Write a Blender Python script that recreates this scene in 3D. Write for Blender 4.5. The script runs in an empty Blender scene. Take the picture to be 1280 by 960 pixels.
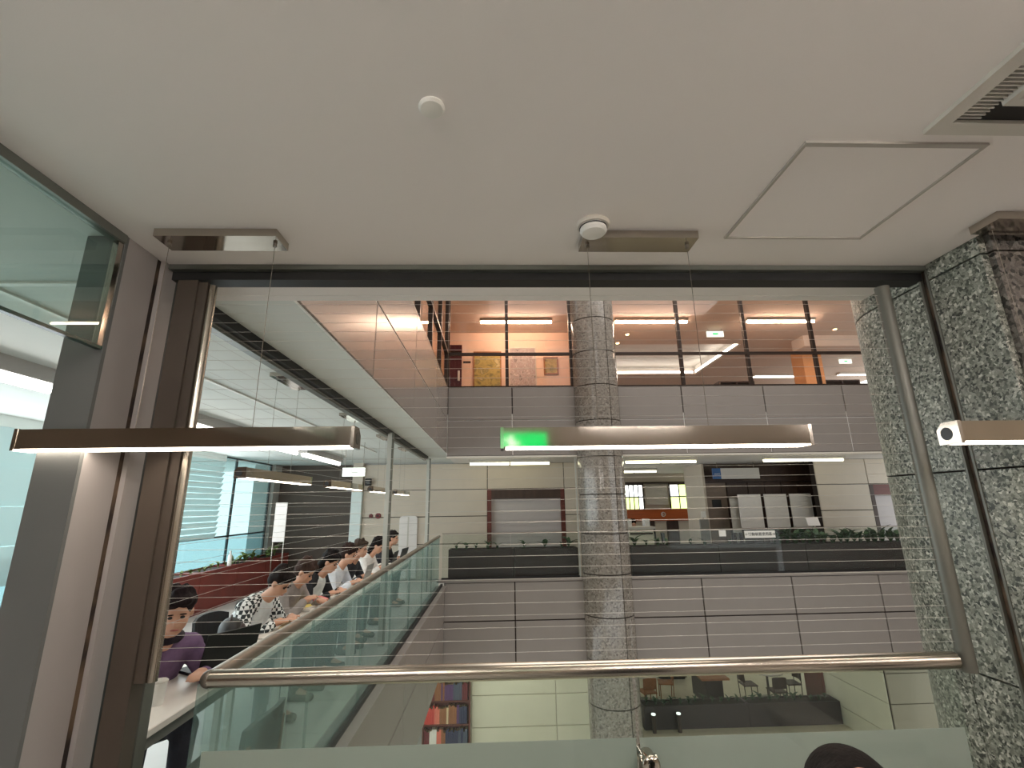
import bpy, bmesh, math, random
from mathutils import Vector, Matrix
R = math.radians
random.seed(7)
scn = bpy.context.scene
col = scn.collection

# ------------------------------------------------------------------ camera
cam_d = bpy.data.cameras.new('camera'); cam = bpy.data.objects.new('camera', cam_d); col.objects.link(cam)
cam_d.sensor_fit = 'HORIZONTAL'; cam_d.sensor_width = 36.0
cam_d.lens = 587.82 / 1280 * 36.0
cam_d.clip_start = 0.05; cam_d.clip_end = 200
YAW, PITCH, ROLL = R(1.9708), R(14.3786), R(-0.8578)
fw = Vector((math.sin(YAW) * math.cos(PITCH), math.cos(YAW) * math.cos(PITCH), math.sin(PITCH)))
rt = Vector((math.cos(YAW), -math.sin(YAW), 0)); up = rt.cross(fw)
rt2 = rt * math.cos(ROLL) + up * math.sin(ROLL); up2 = up * math.cos(ROLL) - rt * math.sin(ROLL)
mw = Matrix((rt2, up2, -fw)).transposed().to_4x4(); mw.translation = Vector((0, 0, 1.7))
cam.matrix_world = mw
scn.camera = cam

# ------------------------------------------------------------------ world, large lights, exposure
world = bpy.data.worlds.new('world'); scn.world = world; world.use_nodes = True
bg = world.node_tree.nodes['Background']
bg.inputs[0].default_value = (0.92, 0.98, 1.0, 1); bg.inputs[1].default_value = 1.25

def area(name, loc, rot, sx, sy, power, color):
    d = bpy.data.lights.new(name, 'AREA'); d.shape = 'RECTANGLE'; d.size = sx; d.size_y = sy
    d.energy = power; d.color = color
    o = bpy.data.objects.new(name, d); col.objects.link(o); o.location = loc; o.rotation_euler = rot
    return o
area('atrium_fill', (4.0, 6.2, 8.9), (0, 0, 0), 8.5, 6.5, 330, (1.0, 0.97, 0.93))  # added area lamp, stands in for unseen light from above the atrium
area('window_daylight', (-5.45, 6.0, 1.7), (0, R(-90), 0), 2.0, 8.0, 90, (0.93, 0.98, 1.0))

vs = scn.view_settings
vs.view_transform = 'Standard'; vs.look = 'None'; vs.exposure = 0.75; vs.gamma = 1.0; vs.use_curve_mapping = False
scn.display_settings.display_device = 'sRGB'
cy = scn.cycles
cy.use_denoising = True; cy.max_bounces = 8; cy.diffuse_bounces = 4; cy.glossy_bounces = 4
cy.transmission_bounces = 6; cy.transparent_max_bounces = 32; cy.sample_clamp_indirect = 6.0
cy.caustics_reflective = False; cy.caustics_refractive = False

# ------------------------------------------------------------------ materials
M = {}
def newmat(name):
    m = bpy.data.materials.new(name); m.use_nodes = True; M[name] = m
    nt = m.node_tree; b = nt.nodes['Principled BSDF']
    return m, nt, b
def srgb(r, g, b):
    f = lambda c: (c / 255 / 12.92) if c / 255 <= 0.04045 else ((c / 255 + 0.055) / 1.055) ** 2.4
    return (f(r), f(g), f(b), 1)
def mat(name, c, rough=0.6, metal=0.0, var=0.08, scale=6.0, bump=0.0, bscale=60.0, spec=0.5, stretch=None):
    m, nt, b = newmat(name); c = srgb(*c)
    N = nt.nodes; L = nt.links
    geo = N.new('ShaderNodeNewGeometry'); src = geo.outputs['Position']
    if stretch:
        mp = N.new('ShaderNodeMapping'); mp.inputs['Scale'].default_value = stretch
        L.new(src, mp.inputs['Vector']); src = mp.outputs['Vector']
    nz = N.new('ShaderNodeTexNoise'); nz.inputs['Scale'].default_value = scale; nz.inputs['Detail'].default_value = 4
    L.new(src, nz.inputs['Vector'])
    rp = N.new('ShaderNodeValToRGB'); e = rp.color_ramp.elements
    e[0].position = 0.3; e[1].position = 0.7
    e[0].color = tuple(x * (1 - var) for x in c[:3]) + (1,); e[1].color = tuple(min(1, x * (1 + var)) for x in c[:3]) + (1,)
    L.new(nz.outputs['Fac'], rp.inputs['Fac']); L.new(rp.outputs['Color'], b.inputs['Base Color'])
    b.inputs['Roughness'].default_value = rough; b.inputs['Metallic'].default_value = metal
    b.inputs['Specular IOR Level'].default_value = spec
    if bump:
        n2 = N.new('ShaderNodeTexNoise'); n2.inputs['Scale'].default_value = bscale; L.new(src, n2.inputs['Vector'])
        bp = N.new('ShaderNodeBump'); bp.inputs['Strength'].default_value = bump; bp.inputs['Distance'].default_value = 0.01
        L.new(n2.outputs['Fac'], bp.inputs['Height']); L.new(bp.outputs['Normal'], b.inputs['Normal'])
    return m
def emit(name, c, strength):
    m, nt, b = newmat(name)
    q = srgb(*c); b.inputs['Base Color'].default_value = (q[0] * 0.4, q[1] * 0.4, q[2] * 0.4, 1)
    b.inputs['Emission Color'].default_value = srgb(*c); b.inputs['Emission Strength'].default_value = strength
    return m
def glass(name, tint, refl=0.09, haze=0.0, hazec=(190, 200, 195), rough=0.0):
    m, nt, b = newmat(name); N = nt.nodes; L = nt.links; N.remove(b)
    out = N['Material Output']
    tr = N.new('ShaderNodeBsdfTransparent'); tr.inputs[0].default_value = srgb(*tint)
    gl = N.new('ShaderNodeBsdfGlossy'); gl.inputs['Roughness'].default_value = rough
    lw = N.new('ShaderNodeLayerWeight'); lw.inputs['Blend'].default_value = 0.35
    mp = N.new('ShaderNodeMapRange'); mp.inputs['To Min'].default_value = refl * 0.35; mp.inputs['To Max'].default_value = refl * 4.5
    L.new(lw.outputs['Facing'], mp.inputs['Value'])
    pw = N.new('ShaderNodeMath'); pw.operation = 'MINIMUM'; pw.inputs[1].default_value = 0.6
    L.new(mp.outputs['Result'], pw.inputs[0])
    mx = N.new('ShaderNodeMixShader'); L.new(pw.outputs[0], mx.inputs[0]); L.new(tr.outputs[0], mx.inputs[1]); L.new(gl.outputs[0], mx.inputs[2])
    last = mx
    if haze > 0:
        df = N.new('ShaderNodeBsdfDiffuse'); df.inputs[0].default_value = srgb(*hazec)
        tl = N.new('ShaderNodeBsdfTranslucent'); tl.inputs[0].default_value = srgb(*hazec)
        m1 = N.new('ShaderNodeMixShader'); m1.inputs[0].default_value = 0.5; L.new(df.outputs[0], m1.inputs[1]); L.new(tl.outputs[0], m1.inputs[2])
        m2 = N.new('ShaderNodeMixShader'); m2.inputs[0].default_value = haze; L.new(mx.outputs[0], m2.inputs[1]); L.new(m1.outputs[0], m2.inputs[2])
        last = m2
    L.new(last.outputs[0], out.inputs['Surface'])
    return m
def granite(name, cols, rough, scale):
    m, nt, b = newmat(name); N = nt.nodes; L = nt.links
    geo = N.new('ShaderNodeNewGeometry')
    vo = N.new('ShaderNodeTexVoronoi'); vo.inputs['Scale'].default_value = scale
    nz0 = N.new('ShaderNodeTexNoise'); nz0.inputs['Scale'].default_value = scale * 0.7; nz0.inputs['Detail'].default_value = 3
    L.new(geo.outputs['Position'], nz0.inputs['Vector'])
    mxv = N.new('ShaderNodeMixRGB'); mxv.blend_type = 'LINEAR_LIGHT'; mxv.inputs[0].default_value = 0.012
    L.new(geo.outputs['Position'], mxv.inputs[1]); L.new(nz0.outputs['Color'], mxv.inputs[2])
    L.new(mxv.outputs[0], vo.inputs['Vector'])
    sp = N.new('ShaderNodeSeparateColor'); L.new(vo.outputs['Color'], sp.inputs[0])
    rp = N.new('ShaderNodeValToRGB'); rp.color_ramp.interpolation = 'LINEAR'; e = rp.color_ramp.elements
    n = len(cols)
    e[0].position = 0; e[0].color = srgb(*cols[0]); e[1].position = 1; e[1].color = srgb(*cols[-1])
    for i in range(1, n - 1):
        x = e.new(i / (n - 1)); x.color = srgb(*cols[i])
    L.new(sp.outputs[0], rp.inputs['Fac'])
    nz = N.new('ShaderNodeTexNoise'); nz.inputs['Scale'].default_value = scale * 3; nz.inputs['Detail'].default_value = 2
    L.new(geo.outputs['Position'], nz.inputs['Vector'])
    mx = N.new('ShaderNodeMixRGB'); mx.blend_type = 'OVERLAY'; mx.inputs[0].default_value = 0.45
    L.new(rp.outputs[0], mx.inputs[1]); L.new(nz.outputs['Fac'], mx.inputs[2]); L.new(mx.outputs[0], b.inputs['Base Color'])
    b.inputs['Roughness'].default_value = rough
    return m
def art(name, cols, scale, dist):
    m, nt, b = newmat(name); N = nt.nodes; L = nt.links
    geo = N.new('ShaderNodeNewGeometry'); nz = N.new('ShaderNodeTexNoise'); nz.inputs['Scale'].default_value = scale
    nz.inputs['Detail'].default_value = 6; nz.inputs['Distortion'].default_value = dist
    L.new(geo.outputs['Position'], nz.inputs['Vector'])
    rp = N.new('ShaderNodeValToRGB'); e = rp.color_ramp.elements
    e[0].position = 0.32; e[0].color = srgb(*cols[0]); e[1].position = 0.68; e[1].color = srgb(*cols[-1])
    for i in range(1, len(cols) - 1):
        x = e.new(0.32 + 0.36 * i / (len(cols) - 1)); x.color = srgb(*cols[i])
    L.new(nz.outputs['Fac'], rp.inputs['Fac']); L.new(rp.outputs[0], b.inputs['Base Color']); b.inputs['Roughness'].default_value = 0.7
    return m
def checkmat(name, c1, c2, scale):
    m, nt, b = newmat(name); N = nt.nodes; L = nt.links
    tc = N.new('ShaderNodeTexCoord'); ck = N.new('ShaderNodeTexChecker'); ck.inputs['Scale'].default_value = scale
    ck.inputs['Color1'].default_value = srgb(*c1); ck.inputs['Color2'].default_value = srgb(*c2)
    L.new(tc.outputs['Object'], ck.inputs['Vector']); L.new(ck.outputs['Color'], b.inputs['Base Color']); b.inputs['Roughness'].default_value = 0.85
    return m
def rustmat(name):
    m, nt, b = newmat(name); N = nt.nodes; L = nt.links
    geo = N.new('ShaderNodeNewGeometry'); nz = N.new('ShaderNodeTexNoise'); nz.inputs['Scale'].default_value = 7; nz.inputs['Detail'].default_value = 5
    L.new(geo.outputs['Position'], nz.inputs['Vector'])
    rp = N.new('ShaderNodeValToRGB'); e = rp.color_ramp.elements
    e[0].position = 0.4; e[0].color = srgb(34, 22, 18); e[1].position = 0.62; e[1].color = srgb(104, 84, 66)
    L.new(nz.outputs['Fac'], rp.inputs['Fac']); L.new(rp.outputs[0], b.inputs['Base Color']); b.inputs['Roughness'].default_value = 0.8
    return m

mat('ceiling_paint', (232, 227, 224), 0.85, var=0.015, scale=1.5, bump=0.05, bscale=300)
mat('ceiling_cool', (216, 220, 216), 0.8, var=0.01)
mat('floor_tile', (200, 198, 194), 0.35, var=0.03)
mat('floor_light', (222, 214, 190), 0.25, var=0.04)
mat('carpet', (176, 156, 142), 0.9, var=0.1, scale=40)
mat('metal_panel', (164, 158, 155), 0.42, 0.1, var=0.02)
mat('metal_dark', (70, 70, 70), 0.4, 0.5, var=0.04)
mat('steel', (178, 170, 158), 0.24, 1.0, var=0.012, scale=14, stretch=(1, 1, 0.15))
mat('steel_dark', (128, 120, 110), 0.36, 0.7, var=0.08, scale=14, stretch=(1, 1, 0.1))
mat('mirror_steel', (196, 188, 176), 0.07, 1.0, var=0.02)
mat('canopy_steel', (190, 182, 172), 0.12, 1.0, var=0.02)
mat('black', (18, 17, 17), 0.55, var=0.1)
mat('joint', (48, 38, 33), 0.9, var=0.1)
mat('beam_gray', (120, 122, 116), 0.35, 0.6, var=0.04)
mat('frame_dark', (58, 46, 40), 0.4, 0.5, var=0.05)
mat('wire', (196, 192, 186), 0.4, 0.3, var=0.01)
mat('spandrel', (136, 128, 123), 0.55, var=0.03, scale=3, bump=0.04, bscale=200)
mat('spandrel_gloss', (156, 148, 142), 0.24, 0.25, var=0.02, scale=3)
mat('cream_stone', (202, 190, 174), 0.5, var=0.03, scale=2.5)
mat('cream_light', (224, 220, 198), 0.4, var=0.03, scale=2.5)
mat('gray_wall', (170, 168, 162), 0.7, var=0.02)
mat('wood_dark', (66, 48, 40), 0.5, var=0.2, scale=8, stretch=(1, 1, 0.12))
mat('wood_red', (98, 46, 36), 0.4, var=0.18, scale=8, stretch=(0.3, 0.3, 3))
mat('wood_orange', (186, 92, 44), 0.4, var=0.15, scale=5, stretch=(0.2, 1, 3))
mat('wood_chair', (150, 96, 54), 0.5, var=0.15, scale=12)
mat('metal_front_shaded', (104, 106, 104), 0.45, 0.1, var=0.02)  # shade on the clad column's front face put into a darker colour
mat('post_pale', (190, 190, 182), 0.4, 0.2, var=0.04)
mat('cream_stone_shaded', (154, 144, 128), 0.5, var=0.03, scale=2.5)  # darker cream stone, shade of the lower right wall's front in the colour
mat('post_brown', (92, 82, 74), 0.4, 0.5, var=0.06)
mat('brown_near', (132, 116, 104), 0.7, var=0.06)
mat('post_gray', (106, 106, 98), 0.4, 0.3, var=0.05)
mat('edge_gray', (168, 163, 156), 0.5, var=0.02)
mat('brown_wall', (86, 74, 66), 0.7, var=0.06)
mat('planter_brown', (46, 30, 30), 0.5, var=0.1, scale=3)
mat('planter_red', (120, 44, 34), 0.5, var=0.14, scale=3)
mat('soil', (46, 36, 28), 0.95, var=0.3, scale=40)
mat('leaf', (44, 74, 40), 0.5, var=0.35, scale=9)
mat('leaf_pale', (110, 124, 66), 0.6, var=0.35, scale=9)
mat('white', (228, 226, 220), 0.5, var=0.02)
mat('white_plastic', (206, 200, 190), 0.45, var=0.02)
mat('white_board', (232, 226, 222), 0.3, var=0.02)
mat('shutter', (196, 188, 186), 0.5, var=0.02)
mat('table_white', (226, 218, 208), 0.35, var=0.02)
mat('apron_gray', (134, 132, 126), 0.5, var=0.03)
mat('pink_wall', (236, 206, 184), 0.8, var=0.02)
mat('tan_ceiling', (210, 192, 178), 0.8, var=0.03)
mat('orange_column', (240, 170, 110), 0.6, var=0.03)
mat('door_maroon', (74, 24, 34), 0.4, var=0.1)
mat('blue_sign', (34, 84, 140), 0.5, var=0.05)
mat('sign_gray', (186, 182, 180), 0.4, var=0.02)
mat('alarm_red', (110, 28, 28), 0.4, var=0.05)
mat('glass_edge', (40, 70, 62), 0.2, var=0.05)
mat('slat_white', (222, 232, 230), 0.6, var=0.02)
mat('vent_gray', (196, 192, 184), 0.5, var=0.03)
mat('text_black', (24, 22, 22), 0.8, var=0.0)
rustmat('rust_joint')
granite('granite', [(44, 48, 42), (92, 96, 86), (156, 158, 146), (112, 114, 104), (206, 205, 194)], 0.4, 98)
granite('granite_polished', [(46, 46, 44), (80, 76, 72), (110, 104, 98), (92, 88, 84), (130, 124, 118)], 0.12, 62)
granite('granite_far', [(104, 98, 92), (128, 120, 112), (142, 136, 128), (132, 124, 116), (156, 148, 140)], 0.14, 34)
glass('glass_rail', (246, 251, 248), 0.03, haze=0.02, hazec=(200, 215, 208))
glass('glass_frost', (232, 232, 230), 0.04, haze=0.86, hazec=(208, 209, 206))
glass('glass_left', (236, 243, 241), 0.04, haze=0.22, hazec=(150, 178, 172))
glass('glass_far', (246, 249, 247), 0.02, haze=0.025, hazec=(200, 214, 206))
glass('glass_window', (250, 247, 244), 0.04)
glass('glass_transom', (232, 242, 238), 0.06, haze=0.05, hazec=(150, 176, 168))
glass('glass_day', (226, 244, 244), 0.05, haze=0.10, hazec=(220, 240, 240))
glass('glass_cyan', (202, 228, 230), 0.04, haze=0.25, hazec=(180, 214, 220))
glass('blind_cloth', (235, 245, 245), 0.02, haze=0.8, hazec=(235, 244, 244))
emit('tube_neutral', (255, 240, 222), 9.0)
emit('tube_warm', (255, 222, 196), 50.0)
emit('tube_room_fill', (255, 246, 240), 36.0)  # glow of the added near room tubes
emit('tube_white', (255, 250, 240), 8.0)
emit('tube_yellow', (255, 250, 208), 4.0)
emit('cove', (255, 248, 238), 7.0)
emit('spot', (255, 205, 140), 9.0)
emit('exit_green', (20, 225, 110), 1.1)
emit('exit_white', (235, 255, 240), 1.3)
emit('sign_lit', (236, 246, 236), 0.9)
emit('lit_green_window', (226, 250, 150), 1.5)
emit('lit_white_window', (244, 250, 250), 1.8)
emit('screen', (200, 206, 236), 0.42)
art('art_yellow', [(110, 104, 66), (160, 146, 84), (186, 168, 96), (140, 132, 84), (206, 192, 140)], 4.5, 0.5)
art('art_white', [(120, 108, 110), (190, 180, 176), (168, 150, 148), (216, 206, 200)], 6.0, 1.6)
art('art_small', [(60, 80, 60), (150, 130, 60), (200, 170, 90)], 5.0, 0.6)

# ------------------------------------------------------------------ mesh helpers
class MB:
    def __init__(s): s.v = []; s.f = []
    def add(s, vs, fs):
        o = len(s.v); s.v += [Vector(p) for p in vs]; s.f += [tuple(i + o for i in q) for q in fs]; return s
    def box(s, x0, x1, y0, y1, z0, z1):
        p = [(x0, y0, z0), (x1, y0, z0), (x1, y1, z0), (x0, y1, z0), (x0, y0, z1), (x1, y0, z1), (x1, y1, z1), (x0, y1, z1)]
        return s.add(p, [(0, 3, 2, 1), (4, 5, 6, 7), (0, 1, 5, 4), (1, 2, 6, 5), (2, 3, 7, 6), (3, 0, 4, 7)])
    def prism(s, poly, z0, z1):
        n = len(poly)
        p = [(x, y, z0) for x, y in poly] + [(x, y, z1) for x, y in poly]
        return s.add(p, [tuple(range(n - 1, -1, -1)), tuple(range(n, 2 * n))] + [(i, (i + 1) % n, n + (i + 1) % n, n + i) for i in range(n)])
    def prism_y(s, poly, y0, y1):           # poly in x,z
        n = len(poly)
        p = [(x, y0, z) for x, z in poly] + [(x, y1, z) for x, z in poly]
        return s.add(p, [tuple(range(n)), tuple(range(2 * n - 1, n - 1, -1))] + [(i, n + i, n + (i + 1) % n, (i + 1) % n) for i in range(n)])
    def prism_x(s, poly, x0, x1):           # poly in y,z
        n = len(poly)
        p = [(x0, y, z) for y, z in poly] + [(x1, y, z) for y, z in poly]
        return s.add(p, [tuple(range(n - 1, -1, -1)), tuple(range(n, 2 * n))] + [(i, (i + 1) % n, n + (i + 1) % n, n + i) for i in range(n)])
    def cyl(s, a, b, r0, r1=None, n=12, caps=True):
        a = Vector(a); b = Vector(b); r1 = r0 if r1 is None else r1
        d = (b - a).normalized(); u = d.orthogonal().normalized(); w = d.cross(u)
        p = []
        for c, r in ((a, r0), (b, r1)):
            p += [c + (u * math.cos(2 * math.pi * i / n) + w * math.sin(2 * math.pi * i / n)) * r for i in range(n)]
        f = [(i, (i + 1) % n, n + (i + 1) % n, n + i) for i in range(n)]
        if caps: f += [tuple(range(n - 1, -1, -1)), tuple(range(n, 2 * n))]
        return s.add(p, f)
    def ell(s, c, rx, ry, rz, nu=16, nv=10, rot=None):
        c = Vector(c); p = []; f = []
        for j in range(1, nv):
            t = math.pi * j / nv
            for i in range(nu):
                q = Vector((rx * math.sin(t) * math.cos(2 * math.pi * i / nu), ry * math.sin(t) * math.sin(2 * math.pi * i / nu), rz * math.cos(t)))
                p.append(c + (rot @ q if rot else q))
        top = len(p); q = Vector((0, 0, rz)); p.append(c + (rot @ q if rot else q))
        q = Vector((0, 0, -rz)); p.append(c + (rot @ q if rot else q))
        for j in range(nv - 2):
            for i in range(nu):
                a = j * nu + i; b = j * nu + (i + 1) % nu
                f.append((a, a + nu, b + nu, b))
        for i in range(nu):
            f.append((top, i, (i + 1) % nu)); k = (nv - 2) * nu
            f.append((top + 1, k + (i + 1) % nu, k + i))
        return s.add(p, f)
    def cap(s, a, b, r0, r1, n=12):
        s.cyl(a, b, r0, r1, n); s.ell(a, r0, r0, r0, n, 8); s.ell(b, r1, r1, r1, n, 8); return s
    def lathe(s, prof, c=(0, 0, 0), n=20):
        p = []; m = len(prof)
        for r, z in prof:
            p += [(c[0] + r * math.cos(2 * math.pi * i / n), c[1] + r * math.sin(2 * math.pi * i / n), c[2] + z) for i in range(n)]
        f = [(j * n + i, j * n + (i + 1) % n, (j + 1) * n + (i + 1) % n, (j + 1) * n + i) for j in range(m - 1) for i in range(n)]
        f += [tuple(range(n - 1, -1, -1)), tuple(range((m - 1) * n, m * n))]
        return s.add(p, f)
    def build(s, name, m, parent=None, smooth=False, bevel=0.0, origin=None):
        if parent is not None: o0 = parent['_o'] if False else ORG.get(parent.name, Vector((0, 0, 0)))
        elif origin is not None: o0 = Vector(origin)
        else:
            xs = [q.x for q in s.v]; ys = [q.y for q in s.v]; zs = [q.z for q in s.v]
            o0 = Vector(((min(xs) + max(xs)) / 2, (min(ys) + max(ys)) / 2, min(zs)))
        me = bpy.data.meshes.new(name); me.from_pydata([tuple(q - o0) for q in s.v], [], s.f)
        bm = bmesh.new(); bm.from_mesh(me); bmesh.ops.recalc_face_normals(bm, faces=bm.faces)
        if bevel:
            bmesh.ops.bevel(bm, geom=list(bm.edges), offset=bevel, segments=1, affect='EDGES', clamp_overlap=True)
        bm.to_mesh(me); bm.free()
        me.materials.append(M[m])
        if smooth:
            for q in me.polygons: q.use_smooth = True
            me.set_sharp_from_angle(angle=R(35))
        o = bpy.data.objects.new(name, me); col.objects.link(o)
        if parent is not None: o.parent = parent; ORG[o.name] = o0
        else: o.location = o0; ORG[o.name] = o0
        return o
ORG = {}
def tag(o, label=None, cat=None, group=None, kind=None):
    if label: o['label'] = label
    if cat: o['category'] = cat
    if group: o['group'] = group
    if kind: o['kind'] = kind
    return o
def thing(name, loc, label, cat, group=None, rz=0.0):
    o = bpy.data.objects.new(name, None); col.objects.link(o); o.location = loc; o.rotation_euler = (0, 0, rz)
    o.empty_display_size = 0.1; ORG[o.name] = Vector(loc)
    return tag(o, label, cat, group)
def local(o): ORG[o.name] = Vector((0, 0, 0)); return o      # parts of o are written in o's own coordinates
def struct(mb, name, m, **k): return tag(mb.build(name, m, **k), kind='structure')
def copy_tree(o, parent=None):
    c = o.copy(); col.objects.link(c); c.parent = parent
    for ch in list(o.children): copy_tree(ch, c)
    return c
def B(*a): return MB().box(*a)
def spawn(src, loc, parent):                                 # a further alike piece that shares its mesh
    c = src.copy(); col.objects.link(c); c.parent = parent; c.location = loc; return c

# ------------------------------------------------------------------ structure: slabs
CE = 2.75
f = B(-8, -1.6, -6, 14, -0.22, 0).box(-1.6, 6, -6, 1.9, -0.22, 0).box(-1.6, -1.12, 1.9, 14, -0.22, 0)
struct(f, 'floor', 'floor_tile')
struct(B(-1.12, 14, 10.1, 21, -0.22, 0), 'floor_far', 'floor_tile')
struct(B(-8, 16, 9, 24, -4.2, -3.95).box(-8, 16, -2, 9, -4.2, -3.95), 'floor_lower', 'floor_light')
struct(B(-1.47, 6, -6, 1.655, CE, 3.6).box(-1.47, 1.995, 1.655, 2.31, CE, 3.6), 'ceiling', 'ceiling_paint')
struct(B(-8, -1.47, -6, 2.31, CE, 3.6).box(-8, -1.06, 2.31, 14, CE, 3.6), 'ceiling_left', 'ceiling_cool')
struct(B(-1.06, 14, 10.02, 21, 2.72, 3.6), 'ceiling_far', 'ceiling_paint')
struct(B(-2.5, 16, 10.1, 24, 3.75, 3.95), 'floor_upper', 'carpet')
struct(B(-2.5, 2.9, 10.1, 24, 6.7, 6.9).box(8.05, 16, 10.1, 24, 6.7, 6.9).box(2.9, 8.05, 10.1, 14.4, 6.7, 6.9).box(2.9, 8.05, 18.1, 24, 6.7, 6.9), 'ceiling_upper', 'tan_ceiling')
struct(B(2.8, 8.15, 14.3, 18.2, 7.05, 7.15).box(2.8, 2.9, 14.3, 18.2, 6.9, 7.05).box(8.05, 8.15, 14.3, 18.2, 6.9, 7.05).box(2.9, 8.05, 14.3, 14.4, 6.9, 7.05).box(2.9, 8.05, 18.1, 18.2, 6.9, 7.05), 'ceiling_upper_recess', 'white')
struct(B(-4.2, 14, -1, 13, 9.0, 9.2), 'atrium_light_block', 'white')  # unseen slab added over the atrium to keep world light out
struct(B(-1.2, 1.98, 2.05, 2.31, 3.6, 9.0).box(2.92, 10.6, 2.05, 2.31, 3.6, 9.0), 'wall_near_upper', 'spandrel')
struct(B(10.4, 10.6, 2.31, 10, -3.95, 9.0), 'wall_right_light_stop', 'spandrel')  # unseen side wall added to contain the light in the atrium
struct(B(-6, 16, 23.6, 23.8, 3.95, 6.7), 'wall_back_upper', 'pink_wall')
struct(B(-8, 6, -6.2, -6, 0, CE), 'wall_back_near', 'cream_stone')
struct(B(6, 6.2, -6, 2.6, 0, CE), 'wall_right_near', 'cream_stone')
struct(B(-3.9, -3.7, -6, 0.9, 0, CE), 'wall_left_near', 'brown_near')
struct(B(2.9, 6, 1.66, 2.3, 0, 3.6), 'wall_pier_side', 'cream_stone')

# trims on the left ceiling
struct(B(-4.5, -1.6, 2.09, 2.12, CE - 0.012, CE), 'trim_1', 'white')
struct(B(-2.42, -2.39, 2.14, 9.5, CE - 0.012, CE), 'trim_2', 'white')

# ------------------------------------------------------------------ panelled walls (each panel a piece of its own)
def panel_mesh(w, h, d, m, c=0.006):
    mb = MB(); x = w / 2; z = h / 2
    mb.add([(-x, 0, -z), (x, 0, -z), (x, 0, z), (-x, 0, z), (-x, -d + c, -z), (x, -d + c, -z), (x, -d + c, z), (-x, -d + c, z),
            (-x + c, -d, -z + c), (x - c, -d, -z + c), (x - c, -d, z - c), (-x + c, -d, z - c)],
           [(0, 1, 2, 3), (0, 4, 5, 1), (1, 5, 6, 2), (2, 6, 7, 3), (3, 7, 4, 0), (4, 8, 9, 5), (5, 9, 10, 6), (6, 10, 11, 7), (7, 11, 8, 4), (8, 11, 10, 9)])
    me = bpy.data.meshes.new('panel'); me.from_pydata([tuple(v) for v in mb.v], [], mb.f)
    bm = bmesh.new(); bm.from_mesh(me); bmesh.ops.recalc_face_normals(bm, faces=bm.faces); bm.to_mesh(me); bm.free()
    me.materials.append(M[m]); return me
PM = {}
def panel(parent, cx, cy, cz, w, h, m, rz=0.0, d=0.03, gap=0.022, name='panel'):
    k = (round(w, 3), round(h, 3), m, d, gap)
    if k not in PM: PM[k] = panel_mesh(w - gap, h - gap, d, m)
    o = bpy.data.objects.new(name, PM[k]); col.objects.link(o); o.parent = parent
    o.location = Vector((cx, cy, cz)) - ORG[parent.name]; o.rotation_euler = (0, 0, rz); return o
def panel_wall_y(name, y, xs, zs, m, backm='joint', t=0.12, skip=None, gap=0.022):    # faces -y
    w = struct(B(xs[0], xs[-1], y + 0.03, y + 0.03 + t, zs[0], zs[-1]), name, backm)
    for i in range(len(xs) - 1):
        for j in range(len(zs) - 1):
            if skip and skip(i, j): continue
            panel(w, (xs[i] + xs[i + 1]) / 2, y + 0.03, (zs[j] + zs[j + 1]) / 2, xs[i + 1] - xs[i], zs[j + 1] - zs[j], m, gap=gap)
    return w
def panel_wall_x(name, x, ys, zs, m, backm='joint', t=0.12, gap=0.022):               # faces +x
    w = struct(B(x - 0.03 - t, x - 0.03, ys[0], ys[-1], zs[0], zs[-1]), name, backm)
    for i in range(len(ys) - 1):
        for j in range(len(zs) - 1):
            panel(w, x - 0.03, (ys[i] + ys[i + 1]) / 2, (zs[j] + zs[j + 1]) / 2, ys[i + 1] - ys[i], zs[j + 1] - zs[j], m, rz=R(90), gap=gap)
    return w
XS = [-1.055, 0.34, 1.74, 4.09, 5.935, 7.74, 9.6, 10.4]
panel_wall_y('wall_far_upper', 10.0, XS, [2.70, 3.46, 4.19], 'spandrel')
panel_wall_y('wall_far_lower', 10.0, XS, [-1.26, -0.49, 0.22], 'spandrel')
panel_wall_x('wall_left_upper', -1.05, [2.31, 3.9, 5.9, 7.9, 9.97], [2.76, 3.46, 4.19], 'spandrel_gloss', gap=0.016)
panel_wall_x('wall_left_lower', -1.04, [1.9, 3.9, 5.9, 7.9, 9.97], [-1.26, -0.49, 0.12], 'spandrel')
panel_wall_y('wall_near_lower', 1.75, [-1.05, 0.9, 2.6, 5.0, 8, 10.4], [-1.26, -0.49, 0.0], 'spandrel')
# kerbs under the balustrades
struct(B(-1.2, 10.4, 9.99, 10.2, 0.22, 0.27), 'trim_3', 'spandrel')
struct(B(-1.22, -1.0, 2.0, 9.99, 0.12, 0.17), 'trim_4', 'spandrel')
struct(B(-1.06, 10.4, 9.985, 10.06, 2.655, 2.70), 'trim_5', 'white_plastic')
struct(B(1.655, 1.685, 10.07, 10.1, 0.27, 2.655), 'trim_13', 'post_pale')
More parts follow.
